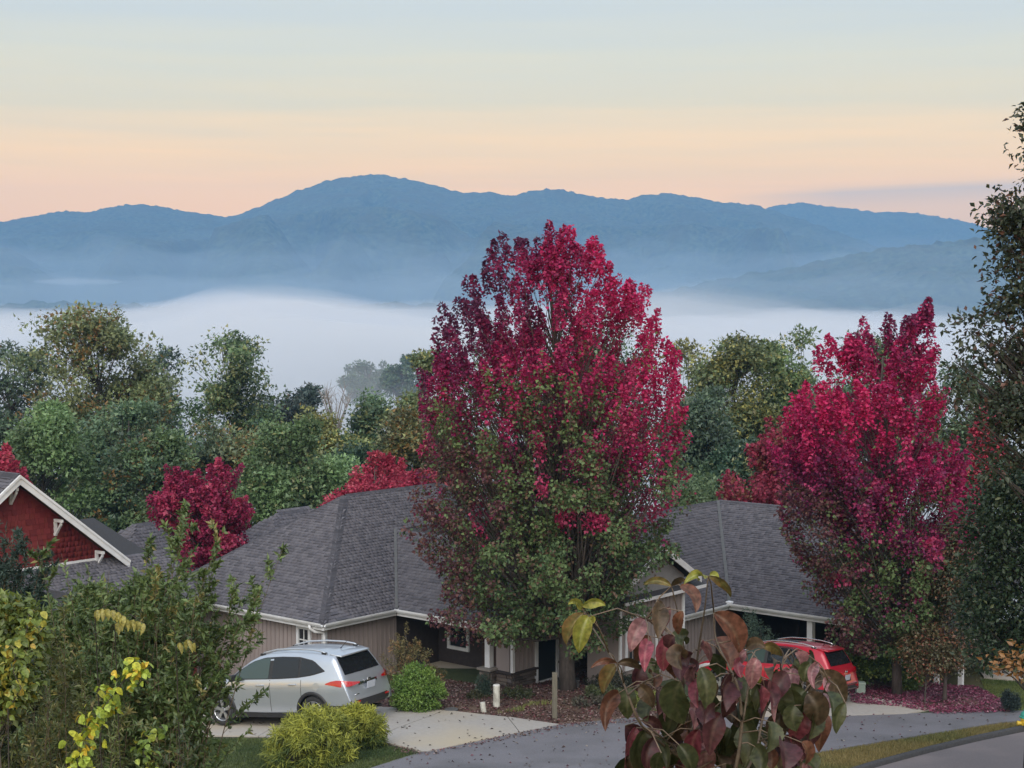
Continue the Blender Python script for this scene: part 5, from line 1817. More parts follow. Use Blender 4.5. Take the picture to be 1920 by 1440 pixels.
# ------------------------------------------------------------------ garden shrubs
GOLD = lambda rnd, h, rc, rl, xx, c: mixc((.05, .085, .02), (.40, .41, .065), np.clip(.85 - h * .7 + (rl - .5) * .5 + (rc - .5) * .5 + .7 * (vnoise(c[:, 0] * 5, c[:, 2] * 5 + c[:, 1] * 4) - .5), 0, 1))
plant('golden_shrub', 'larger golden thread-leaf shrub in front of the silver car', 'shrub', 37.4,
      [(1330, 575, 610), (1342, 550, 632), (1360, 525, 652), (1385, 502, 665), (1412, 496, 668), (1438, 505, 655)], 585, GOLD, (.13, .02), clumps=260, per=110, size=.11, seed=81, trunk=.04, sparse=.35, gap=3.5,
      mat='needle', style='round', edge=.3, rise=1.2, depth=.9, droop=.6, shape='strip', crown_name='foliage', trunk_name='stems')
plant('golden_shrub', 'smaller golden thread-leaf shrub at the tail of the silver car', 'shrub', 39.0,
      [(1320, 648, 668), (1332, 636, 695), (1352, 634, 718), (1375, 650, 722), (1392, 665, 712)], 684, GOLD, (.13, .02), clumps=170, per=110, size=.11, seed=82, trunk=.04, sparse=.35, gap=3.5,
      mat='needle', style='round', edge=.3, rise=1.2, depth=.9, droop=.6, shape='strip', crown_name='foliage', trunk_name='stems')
plant('round_shrub', 'bright green rounded shrub behind the silver car tail', 'shrub', 44.6,
      [(1250, 768, 798), (1266, 748, 820), (1290, 735, 832), (1312, 733, 834), (1328, 748, 822)], 785, greens((.10, .19, .04), (.24, .36, .08), dark=.3), (.075, .04), clumps=170, per=75, size=.12, seed=83, trunk=.03,
      style='round', edge=.3, rise=1.2, depth=.95, droop=-.2, crown_name='foliage', trunk_name='stems')
plant('upright_shrub', 'thin brownish conifer shrub by the porch wall', 'shrub', 46.6,
      [(1172, 744, 756), (1195, 738, 782), (1225, 730, 800), (1258, 724, 822), (1285, 730, 825)], 770, greens((.09, .10, .045), (.26, .20, .09), (.3, .17, .08), .2), (.07, .025), clumps=90, per=60, size=.1, seed=84, trunk=.03,
      style='plume', edge=.5, rise=1.6, crown_name='foliage', trunk_name='stems', mat='needle')
plant('small_conifer', 'small blue-green conifer at the foot of the white porch post', 'shrub', 46.4,
      [(1262, 898, 908), (1280, 892, 918), (1300, 888, 925), (1314, 890, 925)], 906, greens((.035, .06, .045), (.07, .11, .08)), (.06, .02), clumps=60, per=60, size=.12, seed=85, trunk=.02, style='cone', edge=.5, mat='needle', crown_name='foliage', trunk_name='stems')
for k, (lab, d, rows, bx_, a, b) in enumerate((
        ('dark low shrub left of the pale utility post', 46.2, [(1296, 885, 905), (1308, 872, 925), (1325, 870, 928)], 898, (.05, .055, .03), (.10, .10, .05)),
        ('spreading dull green shrub right of the pale utility post', 46.0, [(1286, 955, 985), (1298, 938, 1005), (1315, 936, 1008), (1325, 942, 1000)], 970, (.045, .06, .03), (.10, .115, .055)),
        ('low greyish heather mound on the mulch near the wooden post', 44.9, [(1308, 1075, 1130), (1320, 1055, 1160), (1335, 1052, 1165)], 1105, (.08, .085, .06), (.17, .15, .12)),
        ('straggly low shrub at the foot of the maple trunk', 45.6, [(1288, 1105, 1150), (1302, 1090, 1180), (1318, 1095, 1190)], 1130, (.06, .08, .04), (.17, .2, .09)),
        ('bright yellow-green tuft by the lane edge behind the dogwood', 45.2, [(1295, 1190, 1225), (1312, 1172, 1245), (1330, 1172, 1250)], 1210, (.15, .2, .05), (.32, .36, .08)),
        ('dark shrub against the stone wall right of the maple trunk', 47.4, [(1262, 1120, 1170), (1275, 1100, 1200), (1295, 1100, 1205)], 1150, (.035, .045, .03), (.07, .08, .05)))):
    plant('low_shrub', lab, 'shrub', d, rows, bx_, greens(a, b, dark=.3), (.07, .03), clumps=70, per=55, size=.22, seed=90 + k, trunk=.015, style='round', edge=.4, crown_name='foliage', trunk_name='stems')
plant('rosemary', 'blue-green upright spiky shrub before the dark carport', 'shrub', 52.2,
      [(1158, 1396, 1410), (1172, 1392, 1425), (1188, 1388, 1445), (1205, 1388, 1460), (1230, 1390, 1460)], 1420, greens((.06, .10, .075), (.15, .22, .16)), (.08, .02), clumps=75, per=60, size=.16, seed=97, trunk=.02, style='plume', edge=.5, rise=2.0, mat='needle', crown_name='foliage', trunk_name='stems')
plant('shrub', 'bright green leafy shrub under the second maple', 'shrub', 48.3,
      [(1195, 1600, 1650), (1220, 1580, 1690), (1250, 1580, 1720), (1280, 1600, 1730)], 1650, greens((.05, .09, .035), (.17, .25, .06), (.3, .34, .08), .1), (.09, .06), clumps=120, per=70, size=.14, seed=98, trunk=.03, crown_name='foliage', trunk_name='stems')
plant('shrub', 'rusty brown leafy shrub right of the second maple trunk', 'shrub', 45.5,
      [(1165, 1715, 1750), (1195, 1695, 1780), (1230, 1690, 1790), (1262, 1710, 1770)], 1738, greens((.09, .085, .045), (.2, .16, .08), (.28, .10, .06), .15), (.08, .05), clumps=90, per=60, size=.14, seed=99, trunk=.03, crown_name='foliage', trunk_name='stems')
plant('dwarf_spruce', 'small round blue-black dwarf spruce on the right lawn', 'shrub', 44.2,
      [(1296, 1885, 1900), (1305, 1880, 1908), (1318, 1878, 1911), (1327, 1882, 1908)], 1894, greens((.018, .03, .03), (.045, .07, .065)), (.05, .015), clumps=90, per=70, size=.13, seed=100, trunk=.02, style='cone', edge=.35, mat='needle', crown_name='foliage', trunk_name='stems')


# ------------------------------------------------------------------ small things round the gardens
def gz(p):
    return np.array([p[0], p[1], float(G(p[0], p[1]))])


up_ = gz(ground_hit(931, 1326))
r_ = thing('utility_post', 'pale weathered utility post standing in the mulch bed', 'post', up_)
MB().tube([up_ - ZV * .1, up_ + ZV * .6, up_ + ZV * .62], [.1, .1, .09], 14).build('post_body', M['pvc'], r_, smooth=False)
MB().tube([up_ + ZV * .62, up_ + ZV * .65], [.105, .09], 14).build('post_cap', M['frost_white'], r_)
up_ = gz(ground_hit(908, 1337))
tag(MB().tube([up_ - ZV * .05, up_ + ZV * .3 - RT * .05], [.075, .075], 12).build('pipe_stub', M['pvc']), 'short leaning pale pipe stub left of the utility post', 'pipe')
wp = gz(ground_hit(1040, 1348))
tag(MB().box(wp - [.07, .07, .1], (.14, 0, 0), (0, .14, 0), (0, 0, 1.38)).build('wooden_post', M['wood_post'], bevel=.012), 'weathered square wooden post at the lane edge before the maple', 'post')
bb = gz(ground_hit(1064, 1291))
r_ = thing('planter_box', 'low black box beside the base of the maple trunk', 'box', bb)
MB().box(bb + [-.34, -.16, -.03], (.68, 0, 0), (0, .34, 0), (0, 0, .28)).build('box_body', M['black_plastic'], r_, bevel=.02)
MB().box(bb + [-.36, -.18, .252], (.72, 0, 0), (0, .38, 0), (0, 0, .04)).build('rim', M['black_plastic'], r_, bevel=.01)
for lab, px, py, rr in (('grey valve cover lying in the mulch near the drive', 798, 1329, .32), ('smaller grey valve cover right of the first one', 846, 1334, .2)):
    c = gz(ground_hit(px, py)) + ZV * .03
    o = MB().tube([c - ZV * .05, c + ZV * .035, c + ZV * .05], [rr, rr, rr * .93], 20).build('valve_cover', M['lid'])
    tag(o, lab, 'cover')
gb = gz(ground_hit(1613, 1303))
r_ = thing('utility_box', 'mint green utility pedestal at the drive beside the red car', 'utility box', gb)
MB().box(gb + [-.13, -.11, -.03], (.26, 0, 0), (0, .22, 0), (0, 0, .37)).build('cabinet', M['green_box'], r_, bevel=.012)
MB().box(gb + [-.142, -.122, .32], (.284, 0, 0), (0, .244, 0), (0, 0, .075)).build('lid', M['green_box'], r_, bevel=.02)
st = gz(ground_hit(533, 1437))
tag(MB().tube([st - ZV * .05, st + ZV * .4 + RT * -.01, st + ZV * .72 + RT * -.045], .011, 6).build('marker_stake', M['frost_white']), 'thin white marker stake in front of the golden shrub', 'stake')


def hydrant():
    b = gz(ground_hit(1922, 1370)) + ZV * .0
    root = thing('fire_hydrant', 'yellow fire hydrant with green bonnet at the right edge', 'hydrant', b)
    def lathe(prof, n=20):
        mb = MB()
        for k in range(n):
            a = 2 * math.pi * k / n
            for r, z in prof:
                mb.v.append((b[0] + r * math.cos(a), b[1] + r * math.sin(a), b[2] + z))
        m = len(prof)
        for k in range(n):
            for j in range(m - 1):
                mb.f.append((k * m + j, ((k + 1) % n) * m + j, ((k + 1) % n) * m + j + 1, k * m + j + 1))
        return mb
    lathe([(0, -.05), (.17, -.05), (.17, .05), (.12, .06), (.11, .08), (.11, .3), (.14, .31), (.14, .34), (0, .34)]).build('barrel', M['hydrant_yellow'], root)
    lathe([(0, .342), (.15, .342), (.15, .375), (.125, .385), (.12, .43), (.09, .49), (.045, .52), (.045, .56), (.03, .57), (0, .575)]).build('bonnet', M['hydrant_green'], root, smooth=False)
    for dx, dy, r in ((-1, 0, .05), (1, 0, .05), (0, -1, .07)):
        v = np.array([dx, dy, 0.0])
        MB().tube([b + ZV * .2 + v * .08, b + ZV * .2 + v * .17, b + ZV * .2 + v * .172, b + ZV * .2 + v * .215], [r, r, r * 1.25, r * 1.2], 10).build('nozzle_cap', M['hydrant_yellow'], root)


hydrant()


# fallen leaves and lawns
def scatter_poly(poly, n, rnd):
    xs = [q[0] for q in poly]; ys = [q[1] for q in poly]
    p2 = [(q[0], q[1]) for q in poly]
    out = []
    while len(out) < n:
        x, y = rnd.uniform(min(xs), max(xs)), rnd.uniform(min(ys), max(ys))
        if inside(p2, x, y):
            out.append((x, y))
    return np.array(out)


def fallen(name, label, poly, n, lift, cols, size, seed, dens=None):
    rnd = np.random.default_rng(seed)
    xy = scatter_poly(poly, n, rnd)
    if dens is not None:
        xy = xy[rnd.random(n) < dens(xy)]
    n = len(xy)
    c = np.column_stack([xy, G(xy[:, 0], xy[:, 1]) + lift + rnd.random(n) * .02])
    a = rnd.random(n) * 2 * math.pi
    ax = np.stack([np.cos(a), np.sin(a), rnd.normal(0, .18, n)], 1)
    nr = nrm(np.array([0, 0, 1.0]) + rnd.normal(0, .3, (n, 3)))
    C = np.array(cols)[rnd.integers(0, len(cols), n)] * (.7 + .6 * rnd.random(n))[:, None]
    me = leaves_mesh(name, c, ax, nr, size * rnd.uniform(.6, 1.3, n), size * .8 * rnd.uniform(.6, 1.2, n), C, M['leaf'], fold=.3)
    stuff(link(name, me), label, 'leaves')


LIT1 = [(.10, .05, .045), (.17, .08, .075), (.3, .2, .19), (.2, .07, .08), (.07, .04, .035), (.36, .28, .25), (.14, .09, .06)]
LIT2 = [(.26, .04, .10), (.20, .05, .09), (.36, .10, .17), (.12, .04, .06), (.40, .2, .25), (.16, .04, .08)]
fallen('leaf_litter', 'fallen leaves strewn over the mulch bed under the big maple', bed, 9000, .03, LIT1, .075, 1)
fallen('leaf_litter', 'magenta fallen leaves under the second maple', gpoly([(1585, 1292), (1690, 1280), (1830, 1290), (1880, 1318), (1905, 1333), (1890, 1339), (1760, 1342), (1690, 1328), (1600, 1322)]), 8500, .06, LIT2, .08, 2,
       lambda q: np.clip(.25 + 1.1 * vnoise(q[:, 0] * 1.5, q[:, 1] * 1.5), 0, 1))
fallen('leaf_litter', 'few dark leaves lying on the concrete drive', drive, 130, .055, [(.05, .035, .03), (.10, .06, .05), (.08, .07, .05)], .085, 3)
fallen('leaf_litter', 'scattered leaves on the grey lane', lane, 420, .04, [(.06, .045, .04), (.14, .08, .07), (.3, .26, .22), (.2, .06, .08)], .075, 4)
edge_poly = gpoly([(735, 1399), (797, 1414), (930, 1386), (1052, 1361), (1240, 1346), (1240, 1352), (1060, 1368), (940, 1392), (800, 1420), (740, 1412)])
fallen('leaf_litter', 'drift of brown leaves along the edge of the lane', edge_poly, 420, .05, LIT1, .07, 5)


def lawn(name, label, poly, n, seed, cols, hgt=(.03, .075), width=.012, dens=None):
    rnd = np.random.default_rng(seed)
    xy = scatter_poly(poly, n, rnd)
    if dens is not None:
        xy = xy[rnd.random(len(xy)) < dens(xy)]
    n = len(xy)
    b = np.column_stack([xy, G(xy[:, 0], xy[:, 1]) - .005])
    hh = rnd.uniform(*hgt, n)[:, None]
    a = rnd.random(n) * 2 * math.pi
    side = np.stack([np.cos(a), np.sin(a), 0 * a], 1) * width
    lean = rnd.normal(0, .35, (n, 3)) * [1, 1, 0]
    tip = b + (np.array([0, 0, 1.0]) + lean) * hh
    V = np.stack([b - side, b + side, tip], 1).reshape(-1, 3)
    F = np.arange(n * 3).reshape(-1, 3)
    t = np.clip(vnoise(xy[:, 0] * .9, xy[:, 1] * .9) * 1.1 + rnd.normal(0, .18, n), 0, 1)
    C = mixc(cols[0], cols[1], t) * (.7 + .6 * rnd.random(n))[:, None]
    me = np_mesh(name, V, F, np.repeat(C, 3, 0), M['grass_blade'])
    stuff(link(name, me), label, 'grass')


lawn('grass', 'short green lawn at the lower left beside the drive', gpoly([(232, 1384), (560, 1387), (690, 1391), (735, 1402), (790, 1416), (700, 1441), (560, 1470), (200, 1470)]), 60000, 1, ((.05, .085, .03), (.12, .15, .05)))
lawn('grass', 'straw and green grass strip between the lane and the near road', gpoly([(1420, 1444), (1500, 1420), (1640, 1397), (1760, 1377), (1880, 1358), (1990, 1351), (2010, 1352), (1910, 1370), (1820, 1389), (1738, 1409), (1630, 1438), (1540, 1470), (1330, 1475)]), 42000, 2, ((.10, .13, .04), (.27, .21, .085)), (.03, .1))
lawn('grass', 'green lawn patch at the right behind the dwarf spruce', gpoly([(1838, 1274), (1990, 1284), (1990, 1332), (1905, 1332), (1860, 1312)]), 22000, 3, ((.06, .10, .03), (.16, .19, .06)))
lawn('grass', 'lawn strip around the front of the brown house', gpoly([(232, 1290), (420, 1285), (600, 1290), (700, 1298), (640, 1324), (600, 1321), (232, 1321)]), 16000, 4, ((.05, .085, .03), (.11, .14, .05)))
lawn('grass', 'tufts of grass along the mulch mound', gpoly([(935, 1340), (1000, 1318), (1100, 1300), (1200, 1290), (1245, 1310), (1235, 1335), (1100, 1322), (1000, 1332)]), 7000, 5, ((.10, .14, .04), (.26, .28, .09)), (.05, .16), .012, lambda q: (vnoise(q[:, 0] * 1.3 + 4, q[:, 1] * 2) > .52) * 1.0)

# ------------------------------------------------------------------ foreground plants on the bank below the viewpoint
def big_leaf(base, tip, width, arch, roll, c1, c2, cm, rnd, nu=11, nv=5, curl=.25):
    """one drooping leaf: midrib from base to tip bulging along arch, blade folded along the rib"""
    base = np.asarray(base, float); tip = np.asarray(tip, float)
    t = np.linspace(0, 1, nu)[:, None]
    ctrl = (base + tip) / 2 + arch
    mid = base * (1 - t) ** 2 + 2 * ctrl * t * (1 - t) + tip * t ** 2
    tan = nrm(np.gradient(mid, axis=0))
    side = nrm(np.cross(tan, roll))
    nn = nrm(np.cross(side, tan))
    prof = (np.sin(np.pi * np.clip(t[:, 0], 0, 1) ** .92) ** .72) * (1 - .28 * t[:, 0] ** 2)
    prof[0] = .03; prof[-1] = .02
    s = np.linspace(-1, 1, nv)
    wav = rnd.normal(0, .05, (nu, nv))
    V = mid[:, None] + side[:, None] * (s[None, :, None] * prof[:, None, None] * width / 2) + nn[:, None] * ((np.abs(s)[None, :, None] ** 1.3 * curl + wav[:, :, None] * (np.abs(s) > .5)[None, :, None]) * prof[:, None, None] * width * .5)
    F = grid_faces(nu, nv)
    vein = .22 * (np.sin(t * 34 - np.abs(s)[None, :] * 9 + 1) > .75)
    m = vein + rnd.random((nu, nv)) * .5 + (np.abs(s)[None, :] * .5) * np.ones((nu, 1)) * rnd.uniform(.3, 1.2) + t * rnd.uniform(-.3, .3)
    C = np.asarray(c1) * (1 - np.clip(m, 0, 1))[..., None] + np.asarray(c2) * np.clip(m, 0, 1)[..., None]
    C[:, nv // 2] = C[:, nv // 2] * .55 + np.asarray(cm) * .45
    return V.reshape(-1, 3), F, C.reshape(-1, 3)


LC = {'g': ((.028, .042, .018), (.06, .065, .028), (.10, .10, .055)), 'r': ((.14, .03, .045), (.25, .065, .09), (.26, .13, .12)), 'm': ((.042, .018, .021), (.082, .027, .035), (.11, .06, .05)),
      'o': ((.075, .036, .022), (.15, .062, .042), (.18, .11, .07)), 'y': ((.17, .21, .04), (.28, .26, .06), (.38, .38, .18)), 'p': ((.17, .075, .085), (.32, .165, .175), (.36, .25, .23)),
      'b': ((.045, .036, .02), (.09, .055, .036), (.13, .10, .065)), 'q': ((.085, .10, .033), (.18, .10, .042), (.24, .2, .09))}
# base x, base y, tip x, tip y, width, colour  (all in the enlarged lower-right detail of the photograph)
DOG = [
    (165, 330, 80, 300, 45, 'y'), (165, 312, 305, 305, 60, 'y'), (175, 352, 70, 540, 85, 'q'), (205, 372, 145, 590, 105, 'y'), (205, 372, 228, 415, 40, 'y'),
    (375, 660, 290, 835, 95, 'q'), (375, 650, 215, 682, 40, 'o'), (378, 655, 520, 690, 50, 'b'), (385, 830, 305, 1060, 95, 'o'), (450, 800, 440, 985, 115, 'g'),
    (500, 785, 590, 920, 90, 'b'), (610, 808, 622, 965, 110, 'm'), (545, 385, 455, 585, 100, 'p'), (650, 292, 620, 505, 115, 'b'), (695, 312, 640, 490, 70, 'p'),
    (575, 490, 490, 650, 110, 'o'), (565, 515, 540, 705, 85, 'r'), (690, 478, 655, 700, 125, 'r'), (620, 560, 600, 690, 120, 'g'), (700, 190, 530, 182, 45, 'q'), (702, 188, 790, 168, 45, 'b'),
    (752, 185, 845, 350, 75, 'o'), (920, 130, 775, 178, 60, 'y'), (922, 128, 1055, 255, 60, 'q'), (930, 125, 985, 150, 50, 'y'), (955, 350, 1105, 590, 135, 'o'),
    (770, 340, 742, 480, 70, 'o'), (800, 480, 765, 575, 100, 'g'), (765, 578, 765, 690, 110, 'b'), (720, 490, 690, 610, 90, 'm'), (890, 505, 860, 600, 70, 'p'),
    (955, 508, 1045, 695, 120, 'o'), (900, 520, 930, 640, 80, 'p'), (940, 598, 985, 735, 110, 'g'), (1150, 562, 1265, 560, 75, 'b'), (1150, 580, 1085, 685, 90, 'p'), (1215, 625, 1180, 805, 95, 'p'),
    (1245, 562, 1365, 610, 70, 'q'), (755, 762, 775, 1015, 175, 'g'), (875, 678, 905, 935, 115, 'g'), (850, 660, 830, 770, 70, 'p'), (1075, 700, 1000, 805, 120, 'b'), (1060, 760, 1030, 945, 140, 'm'),
    (1165, 738, 1160, 905, 125, 'g'), (1240, 780, 1240, 955, 95, 'r'), (1225, 690, 1215, 780, 70, 'y'), (1335, 690, 1305, 885, 115, 'g'), (1362, 790, 1320, 1010, 45, 'p'), (1400, 818, 1400, 1005, 150, 'g'),
    (1515, 830, 1560, 1025, 150, 'b'), (1620, 828, 1665, 985, 100, 'g'), (1600, 698, 1745, 890, 120, 'b'), (1745, 890, 1690, 1075, 85, 'g'), (1585, 650, 1560, 805, 60, 'p'), (1530, 655, 1500, 765, 90, 'g'),
    (1440, 590, 1470, 680, 90, 'p'), (1640, 748, 1630, 830, 50, 'p'), (1640, 960, 1585, 1185, 100, 'o'), (490, 1038, 420, 1290, 130, 'r'), (555, 1050, 520, 1300, 180, 'g'), (525, 1000, 645, 1050, 70, 'm'),
    (695, 985, 700, 1125, 135, 'b'), (780, 1005, 795, 1145, 85, 'o'), (690, 1128, 700, 1290, 130, 'g'), (745, 1140, 825, 1300, 110, 'g'), (865, 1050, 850, 1265, 105, 'r'), (845, 985, 895, 1085, 80, 'm'),
    (1000, 955, 930, 1205, 130, 'm'), (1040, 1048, 1000, 1300, 130, 'g'), (1105, 890, 1155, 1010, 90, 'b'), (1130, 1000, 1140, 1280, 160, 'g'), (960, 915, 900, 1015, 85, 'm'), (1285, 1000, 1270, 1190, 130, 'g'),
    (1365, 1118, 1380, 1300, 160, 'm'), (1480, 1125, 1500, 1265, 90, 'o'), (1295, 1170, 1300, 1290, 90, 'o'), (1500, 1225, 1565, 1290, 100, 'g'), (1440, 905, 1450, 1060, 120, 'g'), (1345, 640, 1300, 760, 90, 'b'),
    (1010, 830, 1010, 980, 100, 'm'), (930, 760, 920, 880, 80, 'b'), (690, 620, 720, 740, 90, 'o'), (560, 700, 590, 810, 80, 'o'), (1110, 640, 1120, 740, 80, 'r'), (1420, 700, 1480, 830, 80, 'q'), (640, 1190, 610, 1300, 90, 'g'),
    (1200, 880, 1210, 1040, 110, 'g'), (1580, 1010, 1540, 1160, 90, 'm'), (960, 1180, 1010, 1320, 110, 'b'), (1200, 1150, 1230, 1320, 120, 'g'), (800, 640, 850, 700, 70, 'm'), (600, 1100, 560, 1290, 110, 'm'),
]
DOG_STEMS = [
    ([(1000, 2300), (930, 1700), (830, 1280), (800, 1050), (770, 800), (740, 690), (700, 560)], .011),
    ([(830, 1280), (700, 1180), (510, 1030), (440, 840), (375, 665), (280, 520), (200, 395), (165, 325)], .006),
    ([(800, 1050), (845, 700), (870, 520), (905, 300), (920, 125)], .0055),
    ([(770, 800), (780, 560), (740, 350), (700, 190)], .005), ([(700, 560), (600, 420), (545, 385)], .004), ([(440, 840), (560, 740), (640, 790)], .004),
    ([(960, 1750), (1090, 1300), (1130, 1000), (1100, 780), (1060, 700), (960, 510), (955, 345)], .008),
    ([(1060, 1450), (1220, 1180), (1240, 980), (1340, 780), (1380, 600), (1350, 560)], .006),
    ([(1220, 1180), (1400, 1050), (1480, 860), (1600, 700), (1580, 650)], .005), ([(1400, 1050), (1560, 960), (1640, 750)], .0045), ([(1130, 1000), (1170, 740), (1150, 565)], .0045),
    ([(830, 1280), (680, 1120), (555, 1040)], .005), ([(1220, 1180), (1290, 1170), (1365, 1115), (1500, 1225)], .005),
]


M['twig_dark'] = pmat('twig_dark', (.06, .045, .035), (.11, .085, .06), 60, .7, .2, 200)


def dogwood():
    rnd = np.random.default_rng(77)
    D = 3.55
    cx, cz = P(1040 + 1000 * .3125, 1040, D)[0], float(G(1.2, D))
    root = thing('dogwood', 'young dogwood with large maroon and green drooping leaves in the foreground', 'plant', (cx, D, cz))
    SP = []
    for pts, r in DOG_STEMS:
        w = []
        for i, (x, y) in enumerate(pts):
            q = P(1040 + x * .3125, 1040 + y * .3125, D + .12 * math.sin(x * .01) + .02)
            if y >= 2300:
                q = np.array([cx, D, cz])
            w.append(q)
        w = np.array(w)
        # smooth the polyline
        t = np.linspace(0, 1, len(w)); tt = np.linspace(0, 1, len(w) * 4)
        w = np.stack([np.interp(tt, t, w[:, k]) for k in range(3)], 1)
        for _ in range(3):
            w[1:-1] = (w[:-2] + 2 * w[1:-1] + w[2:]) / 4
        SP.append(w[len(w) // 4:])
        r *= .62
        MB().tube(w, np.linspace(r, r * .35, len(w)), 7).build('stem', M['twig_dark'], root, smooth=True)
    SP = np.concatenate(SP)
    px = .3125 / FOC
    more = []
    for k in range(130):      # the lesser leaves deeper in the bush
        x0, y0 = rnd.uniform(420, 1640), 560 + 800 * rnd.random() ** .7
        if y0 < 700 and (x0 < 480 or x0 > 1560) or (x0 > 1500 and y0 > 1100) or (x0 < 560 and y0 > 700 and y0 < 980):
            continue
        more.append((x0, y0, x0 + rnd.normal(0, 45), y0 + rnd.uniform(110, 210), rnd.uniform(75, 135), 'ggbmmgpgbr'[rnd.integers(10)]))
    for k_, (x0, y0, x1, y1, wd, ck) in enumerate(DOG + more):
        d0 = D + rnd.uniform(-.16, .16) + (.2 if k_ >= len(DOG) else 0); d1 = d0 + rnd.uniform(-.09, .05)
        b = P(1040 + x0 * .3125, 1040 + y0 * .3125, d0); t = P(1040 + x1 * .3125, 1040 + y1 * .3125, d1)
        L_ = np.linalg.norm(t - b)
        sgn = np.sign(x1 - x0) if abs(x1 - x0) > 25 else rnd.choice([-1, 1])
        flat = abs(x1 - x0) > 1.3 * abs(y1 - y0)
        arch = np.array([0 if flat else -sgn * L_ * .0 + sgn * L_ * rnd.uniform(.05, .3), -L_ * rnd.uniform(.1, .35), L_ * (.38 if flat else rnd.uniform(.1, .28))])
        roll = nrm(np.array([rnd.normal(0, .45), -1, rnd.normal(.15, .25)]))
        c1, c2, cm = LC[ck]
        k = rnd.uniform(.8, 1.2)
        V, F, C = big_leaf(b, t, wd * px * d0 * 1.12, arch, roll, np.array(c1) * k, np.array(c2) * k, np.array(cm) * k, rnd, 22, 9, rnd.uniform(.35, 1.0))
        me = np_mesh('leaf', V, F, np.clip(C, .005, .8), M['big_leaf'], True)
        link('leaf', me, root)
        dist = np.linalg.norm(SP - b + np.array([0, 0, .01]), axis=1)
        s_ = SP[dist.argmin()]
        mm = (s_ + b) / 2 + np.array([0, 0, .15 * dist.min()])
        MB().tube([s_, mm, b, b + (t - b) * .03 + arch * .05], [.0019, .0015, .0012, .001], 5).build('leaf_stalk', M['twig'], root, smooth=True)


dogwood()


def shoots(name, label, cat, base, tips, d, leaf, colour, seed, side=7, per=26, rad=.012, spread=.35, group=None, droop=.0, bend=.3, base_spread=.25, twist=1.0, bark='twig', start=.35, side_len=.35, mat='leaf'):
    """a shrub of arching shoots: each runs from the base to a tip, bears side twigs and many small leaves"""
    rnd = np.random.default_rng(seed)
    b = P(base[0], base[1], d)
    b = np.array([b[0], d, float(G(b[0], d))])
    root = thing(name, label, cat, b, group)
    mb = MB()
    LP, LA, LT = [], [], []
    for (tx, ty) in tips:
        dd = d + rnd.uniform(-1, 1) * spread * 1.6
        e = P(tx, ty, dd)
        s = b + rnd.normal(0, base_spread, 3) * [1, 1, 0]
        v = e - s; L_ = np.linalg.norm(v)
        m = s + v * .5 + np.array([-v[0] * bend * .5, -v[1] * bend * .3, L_ * .12])
        t = np.linspace(0, 1, 12)[:, None]
        c = s * (1 - t) ** 2 + 2 * m * t * (1 - t) + e * t ** 2
        mb.tube(c, np.linspace(rad, rad * .15, 12), 4, False)
        def leaves_on(c, n, f0):
            q = rnd.uniform(f0, 1, n)
            x = np.stack([np.interp(q, np.linspace(0, 1, len(c)), c[:, k]) for k in range(3)], 1)
            tg = nrm(c[-1] - c[0])
            LP.append(x); LA.append(nrm(tg * .6 + rnd.normal(0, .7, (n, 3)) - [0, 0, droop])); LT.append(np.full(n, rnd.random()))
        leaves_on(c, int(per * 1.2), start)
        for k in range(side):
            f = rnd.uniform(start, .97)
            q = np.array([np.interp(f, t[:, 0], c[:, i]) for i in range(3)])
            tg = nrm(np.array([np.interp(min(f + .05, 1), t[:, 0], c[:, i]) for i in range(3)]) - q + 1e-6)
            dv = nrm(tg * .9 + rnd.normal(0, .55, 3) * [1, .8, .7] + [0, 0, .1])
            ln = L_ * side_len * (1.1 - f) * rnd.uniform(.4, 1.0) * .8 + .06
            tw = np.array([q, q + dv * ln * .5 + [0, 0, .02], q + dv * ln + [0, 0, -droop * .1]])
            mb.tube(tw, [rad * .35, rad * .22, rad * .08], 3, False)
            leaves_on(tw, per, .1)
    mb.build('stems', M[bark], root, smooth=True)
    c = np.concatenate(LP); ax = np.concatenate(LA); rc = np.concatenate(LT); n = len(c)
    nr = nrm(rnd.normal(0, .6, (n, 3)) + [0, -.3, .7])
    C = colour(rnd, np.clip((c[:, 2].max() - c[:, 2]) / np.ptp(c[:, 2]), 0, 1), rc, rnd.random(n), 0 * rc, c)
    me = leaves_mesh('foliage', c, ax, nr, leaf[0] * rnd.uniform(.6, 1.25, n), leaf[1] * rnd.uniform(.7, 1.2, n), np.clip(C, .004, .8), M[mat])
    link('foliage', me, root)
    return root


